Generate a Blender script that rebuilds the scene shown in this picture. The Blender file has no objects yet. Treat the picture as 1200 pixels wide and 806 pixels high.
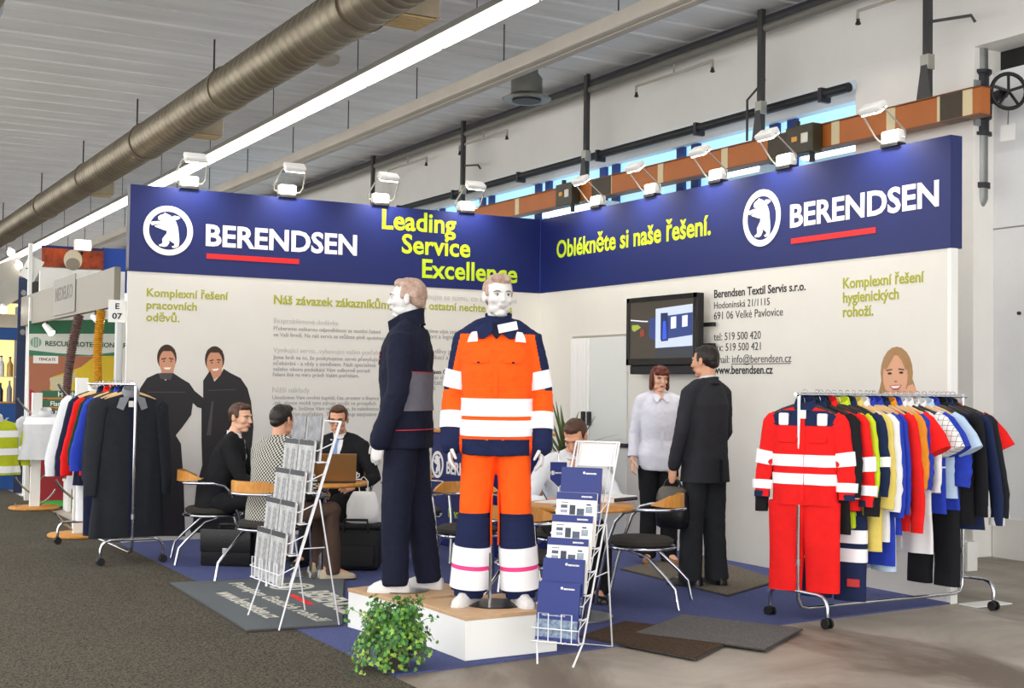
import bpy, bmesh, math, random
from mathutils import Vector as V, Matrix, noise
sin, cos, PI, sqrt = math.sin, math.cos, math.pi, math.sqrt
random.seed(7)
SC = bpy.context.scene
COL = SC.collection

# ------------------------------------------------------------------ camera
FPX, PITCH, ROLL, CAMH = 1530.84, .0334243, .0133723, 1.47043
CAM = V((-7.192, -12.188, CAMH))
_y = .512153
def _rot(v): return V((v[0]*cos(_y)+v[1]*sin(_y), -v[0]*sin(_y)+v[1]*cos(_y), v[2]))
_up0 = V((0, -sin(PITCH), cos(PITCH))); _x0 = V((1, 0, 0))
RGT = _rot(_x0*cos(ROLL)+_up0*sin(ROLL)); UPV = _rot(-_x0*sin(ROLL)+_up0*cos(ROLL)); FWD = _rot((0, cos(PITCH), sin(PITCH)))
cd = bpy.data.cameras.new('camera'); cam = bpy.data.objects.new('camera', cd); COL.objects.link(cam)
cd.sensor_fit = 'HORIZONTAL'; cd.sensor_width = 36; cd.lens = 36*FPX/1200; cd.clip_end = 200
m = Matrix.Identity(4)
for i in range(3):
    m[i][0] = RGT[i]; m[i][1] = UPV[i]; m[i][2] = -FWD[i]; m[i][3] = CAM[i]
cam.matrix_world = m
SC.camera = cam

# ------------------------------------------------------------------ light and exposure
SC.view_settings.view_transform = 'Standard'; SC.view_settings.look = 'None'
SC.view_settings.gamma = 1; SC.view_settings.use_curve_mapping = False
SC.view_settings.exposure = 0.9
w = bpy.data.worlds.new('world'); SC.world = w; w.use_nodes = True
w.node_tree.nodes['Background'].inputs[0].default_value = (1, .985, .95, 1)
w.node_tree.nodes['Background'].inputs[1].default_value = 1.42
def area(name, loc, rot, sx, sy, power, col=(1, 1, 1)):
    l = bpy.data.lights.new(name, 'AREA'); l.shape = 'RECTANGLE'; l.size = sx; l.size_y = sy; l.energy = power; l.color = col
    o = bpy.data.objects.new(name, l); COL.objects.link(o); o.location = loc; o.rotation_euler = rot
    return o
# the hall's rows of ceiling fluorescents (outside the frame), an added ceiling fill and the photographer's flash
area('hall_light_row', (-4.5, -6.0, 5.1), (0, 0, 0), 1.2, 14, 40, (1, .98, .94))
area('hall_light_row', (-9.0, -6.0, 5.1), (0, 0, 0), 1.2, 14, 40, (1, .98, .94))
area('hall_light_row', (-9.0, 12.0, 5.1), (0, 0, 0), 1.2, 16, 150, (1, .98, .94))
area('ceiling_fill_light', (-10.5, 6.0, 3.3), (PI, math.radians(-22), 0), .8, 36, 1500, (1, .98, .95))  # unseen fill aimed upward, added only to brighten the ceiling and upper wall
fl = bpy.data.lights.new('camera_flash', 'SPOT'); fl.energy = 170; fl.spot_size = 1.1; fl.spot_blend = .6; fl.shadow_soft_size = .12; fl.color = (1, .98, .95)
flo = bpy.data.objects.new('camera_flash', fl); COL.objects.link(flo)
flo.matrix_world = Matrix.Translation(UPV*.16+RGT*.03) @ m

# ------------------------------------------------------------------ materials
def lin(c):
    if isinstance(c, str): c = tuple(int(c[i:i+2], 16)/255 for i in (0, 2, 4))
    return tuple(x/12.92 if x <= .04045 else ((x+.055)/1.055)**2.4 for x in c)
MATS = {}
def mat(name, col, rough=.6, metal=0, var=0, vscale=6, bump=0, bscale=60, spec=.4, emit=0, sheen=0, col2=None, stretch=None):
    if name in MATS: return MATS[name]
    M = bpy.data.materials.new(name); M.use_nodes = True; nt = M.node_tree; b = nt.nodes['Principled BSDF']
    c = lin(col)
    b.inputs['Base Color'].default_value = (*c, 1); b.inputs['Roughness'].default_value = rough; b.inputs['Metallic'].default_value = metal
    b.inputs['Specular IOR Level'].default_value = spec
    if sheen: b.inputs['Sheen Weight'].default_value = sheen
    if emit:
        b.inputs['Emission Color'].default_value = (*c, 1); b.inputs['Emission Strength'].default_value = emit
    if var or bump:
        tc = nt.nodes.new('ShaderNodeTexCoord'); mp = nt.nodes.new('ShaderNodeMapping')
        nt.links.new(tc.outputs['Object'], mp.inputs[0])
        if stretch: mp.inputs['Scale'].default_value = stretch
    if var:
        n = nt.nodes.new('ShaderNodeTexNoise'); n.inputs['Scale'].default_value = vscale; n.inputs['Detail'].default_value = 6
        n.inputs['Roughness'].default_value = .65
        nt.links.new(mp.outputs[0], n.inputs['Vector'])
        r = nt.nodes.new('ShaderNodeMapRange'); r.inputs['From Min'].default_value = .3; r.inputs['From Max'].default_value = .7
        nt.links.new(n.outputs['Fac'], r.inputs['Value'])
        mx = nt.nodes.new('ShaderNodeMix'); mx.data_type = 'RGBA'
        c2 = lin(col2) if col2 else tuple(min(1, x*(1+var)) for x in c)
        c1 = c if col2 else tuple(x*(1-var) for x in c)
        mx.inputs['A'].default_value = (*c1, 1); mx.inputs['B'].default_value = (*c2, 1)
        nt.links.new(r.outputs[0], mx.inputs['Factor']); nt.links.new(mx.outputs['Result'], b.inputs['Base Color'])
    if bump:
        n2 = nt.nodes.new('ShaderNodeTexNoise'); n2.inputs['Scale'].default_value = bscale; n2.inputs['Detail'].default_value = 3
        nt.links.new(mp.outputs[0], n2.inputs['Vector'])
        bp = nt.nodes.new('ShaderNodeBump'); bp.inputs['Strength'].default_value = bump; bp.inputs['Distance'].default_value = .01
        nt.links.new(n2.outputs['Fac'], bp.inputs['Height']); nt.links.new(bp.outputs[0], b.inputs['Normal'])
    MATS[name] = M
    return M
def cloth(name, col, var=.12, rough=.85):
    return mat('cloth_'+name, col, rough, var=var, vscale=14, bump=.25, bscale=220, spec=.2)

# ------------------------------------------------------------------ mesh builder
class MB:
    def __init__(s): s.v = []; s.f = []; s.mi = []; s.cur = 0
    def add(s, vs, fs):
        b = len(s.v); s.v += [tuple(p) for p in vs]
        for f in fs: s.f.append([b+i for i in f]); s.mi.append(s.cur)
        return s
    def box(s, lo, hi, bev=0, M=None):
        x0, y0, z0 = lo; x1, y1, z1 = hi
        if x0 > x1: x0, x1 = x1, x0
        if y0 > y1: y0, y1 = y1, y0
        if z0 > z1: z0, z1 = z1, z0
        vs = [(x0, y0, z0), (x1, y0, z0), (x1, y1, z0), (x0, y1, z0), (x0, y0, z1), (x1, y0, z1), (x1, y1, z1), (x0, y1, z1)]
        fs = [(0, 3, 2, 1), (4, 5, 6, 7), (0, 1, 5, 4), (1, 2, 6, 5), (2, 3, 7, 6), (3, 0, 4, 7)]
        if bev:
            bm = bmesh.new(); bv = [bm.verts.new(p) for p in vs]
            for f in fs: bm.faces.new([bv[i] for i in f])
            bmesh.ops.bevel(bm, geom=bm.edges[:], offset=bev, segments=2, affect='EDGES', profile=.5)
            bm.verts.index_update()
            vs = [v.co.copy() for v in bm.verts]; fs = [[v.index for v in f.verts] for f in bm.faces]; bm.free()
        if M is not None: vs = [M @ V(p) for p in vs]
        return s.add(vs, fs)
    def loft(s, rings, cap=True):
        n = len(rings[0]); vs = [p for r in rings for p in r]; fs = []
        for i in range(len(rings)-1):
            for j in range(n):
                k = (j+1) % n
                fs.append((i*n+j, i*n+k, (i+1)*n+k, (i+1)*n+j))
        if cap:
            fs.append(list(range(n))[::-1]); fs.append([(len(rings)-1)*n+j for j in range(n)])
        return s.add(vs, fs)
    def tube(s, pts, r, n=8, flat=None, ball=False):
        pts = [V(p) for p in pts]; N = len(pts)
        rr = [r]*N if not hasattr(r, '__len__') else list(r)
        tang = []
        for i in range(N):
            t = (pts[min(i+1, N-1)]-pts[max(i-1, 0)])
            tang.append(t.normalized() if t.length > 1e-9 else V((0, 0, 1)))
        u = tang[0].orthogonal().normalized() if flat is None else (V(flat[0])-tang[0]*V(flat[0]).dot(tang[0])).normalized()
        fx, fy = (1, 1) if flat is None else (flat[1], flat[2])
        rings = []
        for i in range(N):
            u = (u-tang[i]*u.dot(tang[i])).normalized(); w_ = tang[i].cross(u)
            if ball and i == 0:
                for q in (80, 50, 25):
                    a = math.radians(q); rings.append([pts[0]-tang[0]*rr[0]*sin(a)+(u*cos(2*PI*j/n)*fx+w_*sin(2*PI*j/n)*fy)*rr[0]*cos(a) for j in range(n)])
            rings.append([pts[i]+(u*cos(2*PI*j/n)*fx+w_*sin(2*PI*j/n)*fy)*rr[i] for j in range(n)])
            if ball and i == N-1:
                for q in (25, 50, 80):
                    a = math.radians(q); rings.append([pts[i]+tang[i]*rr[i]*sin(a)+(u*cos(2*PI*j/n)*fx+w_*sin(2*PI*j/n)*fy)*rr[i]*cos(a) for j in range(n)])
        return s.loft(rings)
    def cyl(s, a, b, r, n=16): return s.tube([a, b], r, n)
    def lathe(s, prof, c=(0, 0, 0), n=24, M=None):
        rings = [[V((c[0]+r*cos(2*PI*j/n), c[1]+r*sin(2*PI*j/n), c[2]+z)) for j in range(n)] for r, z in prof]
        if M is not None: rings = [[M @ p for p in r] for r in rings]
        return s.loft(rings)
    def ell(s, c, r, M=None, nu=16, nv=10):
        c = V(c); R3 = M.to_3x3() if M is not None else Matrix.Identity(3)
        rings = []
        for i in range(1, nv):
            t = PI*i/nv
            rings.append([c+R3 @ V((r[0]*sin(t)*cos(2*PI*j/nu), r[1]*sin(t)*sin(2*PI*j/nu), -r[2]*cos(t))) for j in range(nu)])
        b = len(s.v)
        s.loft(rings, cap=False)
        k = len(s.v); s.v += [tuple(c+R3 @ V((0, 0, -r[2]))), tuple(c+R3 @ V((0, 0, r[2])))]
        for j in range(nu):
            s.f.append([b+(j+1) % nu, b+j, k]); s.mi.append(s.cur)
            q = b+(nv-2)*nu; s.f.append([q+j, q+(j+1) % nu, k+1]); s.mi.append(s.cur)
        return s
    def prism(s, poly, fn, d):
        """flat outline POLY (2-D) mapped to 3-D by FN(u, v, depth), DEPTH thick"""
        n = len(poly); a = sum(poly[i][0]*poly[(i+1) % n][1]-poly[(i+1) % n][0]*poly[i][1] for i in range(n))
        if a < 0: poly = poly[::-1]
        vs = [fn(u, v, d) for u, v in poly]+[fn(u, v, 0) for u, v in poly]
        fs = [list(range(n)), list(range(n, 2*n))[::-1]]+[(i, n+i, n+(i+1) % n, (i+1) % n) for i in range(n)]
        return s.add(vs, fs)
    def build(s, name, mats, parent=None, smooth=None, fixn=True):
        me = bpy.data.meshes.new(name); me.from_pydata(s.v, [], s.f)
        ms = mats if isinstance(mats, (list, tuple)) else [mats]
        for m_ in ms: me.materials.append(m_)
        if len(ms) > 1: me.polygons.foreach_set('material_index', s.mi)
        if fixn:
            bm = bmesh.new(); bm.from_mesh(me); bmesh.ops.recalc_face_normals(bm, faces=bm.faces[:]); bm.to_mesh(me); bm.free()
        if smooth:
            me.shade_smooth()
            me.set_sharp_from_angle(angle=math.radians(smooth))
        me.update()
        o = bpy.data.objects.new(name, me); COL.objects.link(o)
        if parent: o.parent = parent
        return o

def thing(name, label, cat, loc=(0, 0, 0), rz=0, group=None):
    o = bpy.data.objects.new(name, None); COL.objects.link(o); o.location = loc; o.rotation_euler = (0, 0, rz); o.empty_display_size = .1
    o['label'] = label; o['category'] = cat
    if group: o['group'] = group
    return o
def tag(o, label, cat, group=None, kind=None):
    o['label'] = label; o['category'] = cat
    if group: o['group'] = group
    if kind: o['kind'] = kind
    return o
def struct(o): o['kind'] = 'structure'; return o
def dup(root, label, loc=None, rz=None):
    r = root.copy(); COL.objects.link(r); r['label'] = label
    if loc is not None: r.location = loc
    if rz is not None: r.rotation_euler = (0, 0, rz)
    for ch in list(root.children):
        c = ch.copy(); COL.objects.link(c); c.parent = r
        for g in ch.children:
            d = g.copy(); COL.objects.link(d); d.parent = c
    return r

# points of the place from where they show in the photograph
def ray(px, py): return FWD+RGT*((px-600)/FPX)-UPV*((py-403)/FPX)
def F(px, py, z=0.): d = ray(px, py); return CAM+d*((z-CAM.z)/d.z)
def PX(px, py, x=0.): d = ray(px, py); return CAM+d*((x-CAM.x)/d.x)
def PY(px, py, y=0.): d = ray(px, py); return CAM+d*((y-CAM.y)/d.y)
def DP(px, py, dep): return CAM+ray(px, py)*dep
F2 = V((FWD.x, FWD.y)).normalized(); R2 = V((F2.y, -F2.x))
def drz(th):
    """heading of a thing whose local +Y looks TH degrees clockwise from 'away from the photographer'"""
    a = math.radians(th); d = F2*cos(a)+R2*sin(a)
    return math.atan2(-d.x, d.y)

# a side scene, only to turn modifiers and lettering into plain meshes quickly
SIDE = bpy.data.scenes.new('side'); SVL = SIDE.view_layers[0]
def baked(o):
    SIDE.collection.objects.link(o); SVL.update()
    me = bpy.data.meshes.new_from_object(o.evaluated_get(SVL.depsgraph)); bpy.data.objects.remove(o)
    return me
# lettering
def text_mesh(s, size, bold=0, ext=.001, align='LEFT', spacing=1, xs=1, line=1):
    c = bpy.data.curves.new('lettering', 'FONT'); c.body = s; c.size = size; c.offset = bold*size; c.extrude = ext; c.align_x = align
    c.space_character = spacing; c.space_line = line; c.resolution_u = 3
    me = baked(bpy.data.objects.new('lettering', c)); bpy.data.curves.remove(c)
    if xs != 1: me.transform(Matrix.Diagonal((xs, 1, 1, 1)))
    return me
def text(s, fn_matrix, width, material, parent, name='lettering', bold=0, height=None, ext=.0015, size=None, align='LEFT', line=1, spacing=1):
    """lettering fitted to WIDTH metres (and cap height HEIGHT) and put in place by the 4x4 FN_MATRIX"""
    me = text_mesh(s, 1.0, bold, .001, align, spacing, 1, line)
    xs = [v.co.x for v in me.vertices]; ys = [v.co.y for v in me.vertices]
    k = width/(max(xs)-min(xs)) if width else size
    ky = height/(max(ys)-min(ys)) if height else k
    off = min(xs) if align == 'LEFT' else 0
    me.transform(Matrix.Diagonal((k, ky, ext/.001, 1)) @ Matrix.Translation((-off, 0, 0)))
    me.transform(fn_matrix); me.materials.clear(); me.materials.append(material)
    o = bpy.data.objects.new(name, me); COL.objects.link(o); o.parent = parent
    return o
def frame(o, ex, ey):
    """matrix that puts text x along EX, text y along EY, at O"""
    ex = V(ex).normalized(); ey = V(ey).normalized(); ez = ex.cross(ey); M = Matrix.Identity(4)
    for i in range(3): M[i][0] = ex[i]; M[i][1] = ey[i]; M[i][2] = ez[i]; M[i][3] = o[i]
    return M
# common materials
M_white = mat('white_panel', 'd9d6cf', .55, var=.02, vscale=3)
M_wpaint = mat('white_paint', 'e9e9e6', .4)
M_navy = mat('navy_panel', '1b2560', .42, spec=.3, var=.05, vscale=4)
M_navy2 = mat('navy_edge', '1a2660', .45)
M_dark = mat('dark_edge', '2c2a33', .5)
M_lime = mat('lime_print', 'c3dc1e', .5)
M_olive = mat('olive_print', 'a3a526', .55)
M_red = mat('red_print', 'ee1c1c', .45)
M_lett = mat('white_print', 'f6f4f0', .45)
M_grey = mat('grey_print', '8b8a88', .6)
M_lgrey = mat('pale_grey_print', 'b5b3ae', .6)
M_black = mat('black_print', '26262a', .6)
M_chrome = mat('chrome', 'c9cbd0', .12, 1)
M_steel = mat('brushed_steel', 'a3a5a6', .35, 1)
M_alu = mat('aluminium', 'b9b7ae', .38, .8)
M_blackp = mat('black_plastic', '17171a', .4)
M_wire = mat('white_wire', 'e8e9ee', .35)
M_wood = mat('beech_wood', 'd39a4d', .38, var=.18, vscale=3, col2='b9772d', stretch=(3, 22, 3))
M_board = mat('pale_board', 'c8a883', .5, var=.12, vscale=4, col2='b7906a', stretch=(2, 18, 2))
M_lamp = mat('lamp_glass', 'fff6e6', .3, emit=8)
# ================================================================== the hall
def concrete(name, ca, cb, cc, scale, rough, joints=False):
    M = bpy.data.materials.new(name); M.use_nodes = True; nt = M.node_tree; b = nt.nodes['Principled BSDF']
    tc = nt.nodes.new('ShaderNodeTexCoord')
    def noi(sc, det, st=(1, 1, 1)):
        mp = nt.nodes.new('ShaderNodeMapping'); mp.inputs['Scale'].default_value = st; nt.links.new(tc.outputs['Object'], mp.inputs[0])
        n = nt.nodes.new('ShaderNodeTexNoise'); n.inputs['Scale'].default_value = sc; n.inputs['Detail'].default_value = det; n.inputs['Roughness'].default_value = .62
        n.inputs['Distortion'].default_value = .6
        nt.links.new(mp.outputs[0], n.inputs['Vector']); return n
    def ramp(n, a, c):
        r = nt.nodes.new('ShaderNodeMapRange'); r.inputs['From Min'].default_value = a; r.inputs['From Max'].default_value = c
        nt.links.new(n.outputs['Fac'], r.inputs['Value']); return r
    def mix(f, A, B):
        x = nt.nodes.new('ShaderNodeMix'); x.data_type = 'RGBA'; nt.links.new(f.outputs[0], x.inputs['Factor'])
        for k, q in (('A', A), ('B', B)):
            if isinstance(q, str): x.inputs[k].default_value = (*lin(q), 1)
            else: nt.links.new(q.outputs['Result'], x.inputs[k])
        return x
    m1 = mix(ramp(noi(scale, 7), .35, .65), ca, cb)
    m2 = mix(ramp(noi(scale*.62, 9, (1, .55, 1)), .50, .64), m1, cc)
    nt.links.new(m2.outputs['Result'], b.inputs['Base Color']); b.inputs['Roughness'].default_value = rough
    n = noi(180, 3); bp = nt.nodes.new('ShaderNodeBump'); bp.inputs['Strength'].default_value = .12; bp.inputs['Distance'].default_value = .004
    nt.links.new(n.outputs['Fac'], bp.inputs['Height']); nt.links.new(bp.outputs[0], b.inputs['Normal'])
    return M
def carpet(name, ca, cb, speck):
    M = bpy.data.materials.new(name); M.use_nodes = True; nt = M.node_tree; b = nt.nodes['Principled BSDF']
    tc = nt.nodes.new('ShaderNodeTexCoord')
    n = nt.nodes.new('ShaderNodeTexNoise'); n.inputs['Scale'].default_value = speck; n.inputs['Detail'].default_value = 3; n.inputs['Roughness'].default_value = .8
    n2 = nt.nodes.new('ShaderNodeTexNoise'); n2.inputs['Scale'].default_value = 1.3; n2.inputs['Detail'].default_value = 5
    nt.links.new(tc.outputs['Object'], n.inputs['Vector']); nt.links.new(tc.outputs['Object'], n2.inputs['Vector'])
    r = nt.nodes.new('ShaderNodeMapRange'); r.inputs['From Min'].default_value = .36; r.inputs['From Max'].default_value = .64; nt.links.new(n.outputs['Fac'], r.inputs['Value'])
    mx = nt.nodes.new('ShaderNodeMix'); mx.data_type = 'RGBA'; mx.inputs['A'].default_value = (*lin(ca), 1); mx.inputs['B'].default_value = (*lin(cb), 1)
    nt.links.new(r.outputs[0], mx.inputs['Factor'])
    hs = nt.nodes.new('ShaderNodeHueSaturation'); r2 = nt.nodes.new('ShaderNodeMapRange'); r2.inputs['To Min'].default_value = .85; r2.inputs['To Max'].default_value = 1.15
    nt.links.new(n2.outputs['Fac'], r2.inputs['Value']); nt.links.new(r2.outputs[0], hs.inputs['Value']); nt.links.new(mx.outputs['Result'], hs.inputs['Color'])
    nt.links.new(hs.outputs[0], b.inputs['Base Color']); b.inputs['Roughness'].default_value = .95; b.inputs['Specular IOR Level'].default_value = .1
    bp = nt.nodes.new('ShaderNodeBump'); bp.inputs['Strength'].default_value = .6; bp.inputs['Distance'].default_value = .006
    nt.links.new(n.outputs['Fac'], bp.inputs['Height']); nt.links.new(bp.outputs[0], b.inputs['Normal'])
    return M
M_conc = concrete('concrete_floor', '8b8175', 'aaa296', '65594c', 1.1, .55)
M_aisle = carpet('aisle_carpet', '1e1c17', '686256', 85)
M_blue = carpet('blue_carpet', '40466f', '5a618c', 120)
M_ceil = mat('ceiling_concrete', 'dcdee2', .8, var=.10, vscale=1.2, stretch=(.4, 3, 1))
M_hwall = mat('hall_wall', 'f2f0ec', .7, var=.04, vscale=.8)
M_hwall2 = mat('hall_wall_recess', 'eceef0', .7, var=.05, vscale=1)

struct(MB().box((-13.5, -14.5, -.1), (8, 45, 0)).build('floor', M_conc))
ac = MB(); ac.box((-13.5, -14.5, 0), (-4.44, 40, .008)); struct(ac.build('floor_aisle_carpet', M_aisle))
bc = MB(); bc.prism([(-4.44, -6.10), (-1.9, -5.83), (.08, -5.69), (.08, 0), (-4.44, 0)], lambda u, v, d: V((u, v, d)), .010)
struct(bc.build('floor_stand_carpet', M_blue))

# ceiling of ribbed concrete planks
CZ = 5.56
rings = []
prof = []
y = -14.5
while y < 44:
    prof += [(y, CZ), (y+.02, CZ+.07), (y+.06, CZ+.07), (y+.08, CZ), (y+.62, CZ+.006), (y+.65, CZ-.012), (y+.90, CZ-.012), (y+.93, CZ+.004)]
    y += 1.27
prof += [(44, CZ)]
cb_ = MB()
vs = []; fs = []
for (yy, zz) in prof: vs += [(-13.5, yy, zz), (2.6, yy, zz)]
for i in range(len(prof)-1): fs.append((2*i, 2*i+1, 2*i+3, 2*i+2))
cb_.add(vs, fs)
cb_.box((-13.5, -14.5, CZ+.09), (2.6, 44, CZ+.25))
struct(cb_.build('ceiling', M_ceil, fixn=False))

# hall side wall: upper beam, pier, recess, window band
WX = 2.2
zb = PX(1000, 96, WX).z
yp0, yp1 = PX(1002, 250, WX).y, PX(1141, 200, WX).y
wb = MB()
wb.box((WX, -16, 4.62), (3.2, 44, CZ+.2))
struct(wb.build('wall_right', M_hwall))
struct(MB().box((WX-.001, yp1, 0), (2.75, yp0, 4.72), .006).build('wall_pier', M_hwall))
rc = MB(); rc.box((2.46, -16, 0), (2.7, yp1-.002, 4.42)); rc.box((2.60, yp0+.002, 0), (2.8, 44, 3.25)); struct(rc.build('wall_recess', M_hwall2))
sl = MB(); sl.box((2.50, yp0+.004, 4.50), (2.64, 44, 4.62)); struct(sl.build('wall_lintel', M_hwall2))
struct(MB().box((2.55, -16, 4.43), (3.0, yp1-.003, 4.619)).build('wall_gap', M_blackp))
# small floor skirting and bolt plates on the recess wall
struct(MB().box((2.435, -16, .0), (2.462, yp1-.01, .36), .004).build('baseboard_right', M_hwall))
wrc = bpy.data.objects['wall_recess']; zs_ = PX(1170, 268, 2.46).z
M_seam = mat('panel_seam', '8f9294', .8)
MB().box((2.452, -14.5, zs_-.006), (2.461, yp1-.003, zs_+.006)).build('panel_seam', M_seam, wrc)
for q in ((1157, 290), (1195, 367), (1190, 643)):
    p_ = PX(q[0], q[1], 2.46); MB().cyl((2.465, p_.y, p_.z), (2.44, p_.y, p_.z), .016, 12).build('wall_bolt', M_dark, wrc)
# window band with blue film panes, dark frames
M_film = mat('blue_window_film', '9fd0ea', .25, emit=.55)
M_frm = mat('navy_frame', '1f3f86', .4)
k = 0
yy = yp0+.01
while yy < 20:
    wn = MB().box((2.63, yy, 3.25), (2.66, yy+1.75, 4.52)).build('window_%d' % (k+1), M_film); struct(wn)
    fr = MB()
    fr.box((2.58, yy+1.30, 3.25), (2.625, yy+1.45, 4.52)); fr.box((2.58, yy+1.60, 3.25), (2.625, yy+1.75, 4.52))
    fr.build('window_frame', M_frm, wn)
    yy += 1.76; k += 1
# the far end of the hall
struct(MB().box((-13.5, 44, 0), (3.2, 44.3, CZ+.2)).build('wall_far', mat('far_wall', '6f6f6c', .8)))

# black cable pipe along the wall below the beam
def along(px0, py0, px1, py1, x): return PX(px0, py0, x), PX(px1, py1, x)
a, b = along(1000, 98, 470, 246, 2.12)
zz = (a.z+b.z)/2
t = MB(); t.cyl((2.12, yp0+.01, zz), (2.12, 22, zz), .05, 12)
o = t.build('cable_pipe', mat('black_rubber', '1d1e20', .55), smooth=40); tag(o, 'thick black pipe running along the hall wall above the blue windows', 'pipe')
for i in range(7):
    q = yp0+.35+i*2.1
    t = MB(); t.box((2.06, q, zz-.09), (2.2, q+.05, zz+.06), .005); t.build('pipe_clip', M_dark, o)

# orange busbar duct on the hall wall, with hangers and boxes
M_bus = mat('orange_duct', 'b3652a', .5, var=.08, vscale=2)
RX = 1.9
p0, p1 = PX(1155, 108, RX), PX(1155, 139, RX)
zt, zbm = (PX(1150, 108, RX).z+PX(620, 228, RX).z)/2, (PX(1150, 139, RX).z+PX(620, 247, RX).z)/2
bus = thing('busbar_duct', 'long orange busbar duct running above the navy fascia', 'duct', (RX, 0, 0))
ye = p0.y
MB().box((-.06, ye, zbm), (.06, 9, zt), .004).build('duct_body', M_bus, bus)
for q in (1050, 985, 855, 780, 720, 612, 1110, 1140):
    yq = PX(q, 140, RX).y
    MB().box((-.066, yq-.05, zbm-.006), (.066, yq+.06, zt+.006), .003).build('joint_plate', mat('cream_plate', 'd8c9a0', .5), bus)
for q0, q1 in ((1108, 1134), (906, 936), (700, 722)):
    MB().box((-.075, PX(q1, 130, RX).y, zbm-.012), (.07, PX(q0, 130, RX).y, zt+.012), .006).build('dark_sleeve', mat('brown_black_metal', '3c3222', .5, var=.2), bus)
for z_ in (zt, zbm-.01): MB().box((-.08, ye, z_), (.08, 9, z_+.01)).build('flange', mat('rust_edge', '7a4a26', .5), bus)
M_hang = mat('dark_hanger', '4b4a4b', .5, .4)
for i, (q, lab) in enumerate(((1085, 'dark steel hanger post beside the grey pipe holding the orange duct'), (890, 'dark steel hanger post rising behind the middle of the Czech fascia slogan'),
                              (686, 'dark steel hanger post next to the dark box on the orange duct'), (542, 'dark steel hanger post in front of the wall beside the vent cowl'),
                              (437, 'dark steel hanger post farthest along the row, above the word Leading'))):
    yq = PX(q, 140, RX).y
    h = thing('duct_hanger', lab, 'hanger', (RX+.02, yq, .013), 0, 'hangers of the orange duct')
    MB().box((-.03, -.035, zt-.02), (.03, .035, CZ), .004).build('post', M_hang, h)
    MB().box((-.045, -.05, zt+.28), (.04, .05, zt+.42), .004).build('bracket', M_alu, h)
    MB().add([(-.05, -.09, zt), (-.05, .09, zt), (-.05, .035, zt+.32), (-.05, -.035, zt+.32), (-.03, -.09, zt), (-.03, .09, zt), (-.03, .035, zt+.32), (-.03, -.035, zt+.32)],
             [(0, 1, 2, 3), (4, 7, 6, 5), (0, 3, 7, 4), (1, 5, 6, 2), (2, 6, 7, 3), (0, 4, 5, 1)]).build('gusset', M_hang, h)
    if i in (0, 3): MB().tube([(0, 0, 4.86), (.0, -.5, 4.80), (.03, -.52, 4.74)], .014, 6).build('stay', M_hang, h)
    if i == 1: MB().tube([(.05, 0, 4.8), (.1, .35, 4.65), (.1, .35, 4.2)], .014, 6).build('stay', M_hang, h)
for q, lab in ((944, 'dark tap-off box on the orange duct over the round bear emblem'), (667, 'dark tap-off box on the orange duct above the wall corner')):
    P_ = PX(q, 160 if q > 900 else 229, RX-.12)
    t = thing('junction_box', lab, 'junction box', (RX-.12, P_.y, zbm+.10))
    MB().box((-.09, -.2, -.15), (.04, .2, .14), .012).build('case', mat('olive_black_metal', '3a3526', .45, var=.2), t)
    MB().box((-.1, -.14, -.05), (-.088, -.04, .05), .002).build('nameplate', M_alu, t)
    MB().box((-.1, .02, -.02), (-.088, .10, .03), .002).build('warning_label', mat('orange_label', 'e0a040', .5), t)
    MB().tube([(-.02, -.12, -.15), (-.02, -.12, -.24)], .03, 10).build('gland', M_blackp, t)
    MB().tube([(-.02, .10, .14), (-.02, .10, .2)], .03, 10).build('gland', M_dark, t)
# light strips under the duct
for q0, y0, q1, y1, lab in ((640, 253, 702, 240, 'blue-white glowing tube light above the corner of the fascia'), (842, 206, 884, 198, 'blue-white glowing tube light behind the Czech slogan'),
                            (945, 184, 1003, 172, 'blue-white glowing tube light under the duct by the pier')):
    A, B = PX(q0, y0-1, 2.3), PX(q1, y1-1, 2.3); zc = (A.z+B.z)/2
    t = thing('tube_light', lab, 'light fitting', (2.3, (A.y+B.y)/2, zc), 0, 'tube lights under the windows'); L = abs(A.y-B.y)/2+.05
    MB().tube([(0, -L, 0), (0, L, 0)], .035, 12).build('tube', mat('tube_glow', 'dfeaff', .3, emit=3), t, 40)
    MB().box((.03, -L, -.05), (.30, L, .05), .005).build('housing', M_wpaint, t)
# grey pipe with a gate valve at the pier
GY = PX(1148, 300, 2.1).y
GP = V((2.33, PX(1149, 200, 2.33).y, 0)); r = .066
pz0, pz1 = PX(1150, 246, GP.x).z, 4.6
t = thing('grey_pipe', 'upright grey pipe with gate valve and hand wheel beside the pier', 'pipe', (GP.x, GP.y, 0))
M_pipe = mat('galvanised_pipe', '8d8f8e', .4, .6, var=.15, vscale=5)
MB().tube([(0, 0, 4.62), (0, 0, pz0+.1), (-.01, .03, pz0+.03), (-.03, .10, pz0-.02)], r, 16).build('pipe', M_pipe, t, 40)
zv = PX(1165, 118, GP.x).z
MB().lathe([(.01, -.30), (.10, -.30), (.10, -.27), (.075, -.27), (.075, -.16), (.10, -.14), (.10, .14), (.075, .16), (.075, .26), (.10, .27), (.10, .30), (.01, .30)], (0, 0, zv), 20).build('valve_body', M_dark, t, 30)
MB().box((-.13, -.05, zv-.22), (-.02, .11, zv+.2), .006).build('mounting_box', mat('grey_casting', '8d9093', .5), t)
MB().cyl((-.02, -.05, zv), (-.10, -.34, zv+.02), .05, 12).build('bonnet', M_dark, t, 40)
hw = MB(); C0 = V((-.13, -.42, zv+.02)); ax = V((-.45, -.89, 0)).normalized(); ex = V((ax.y, -ax.x, 0)); R_ = .155
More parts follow.
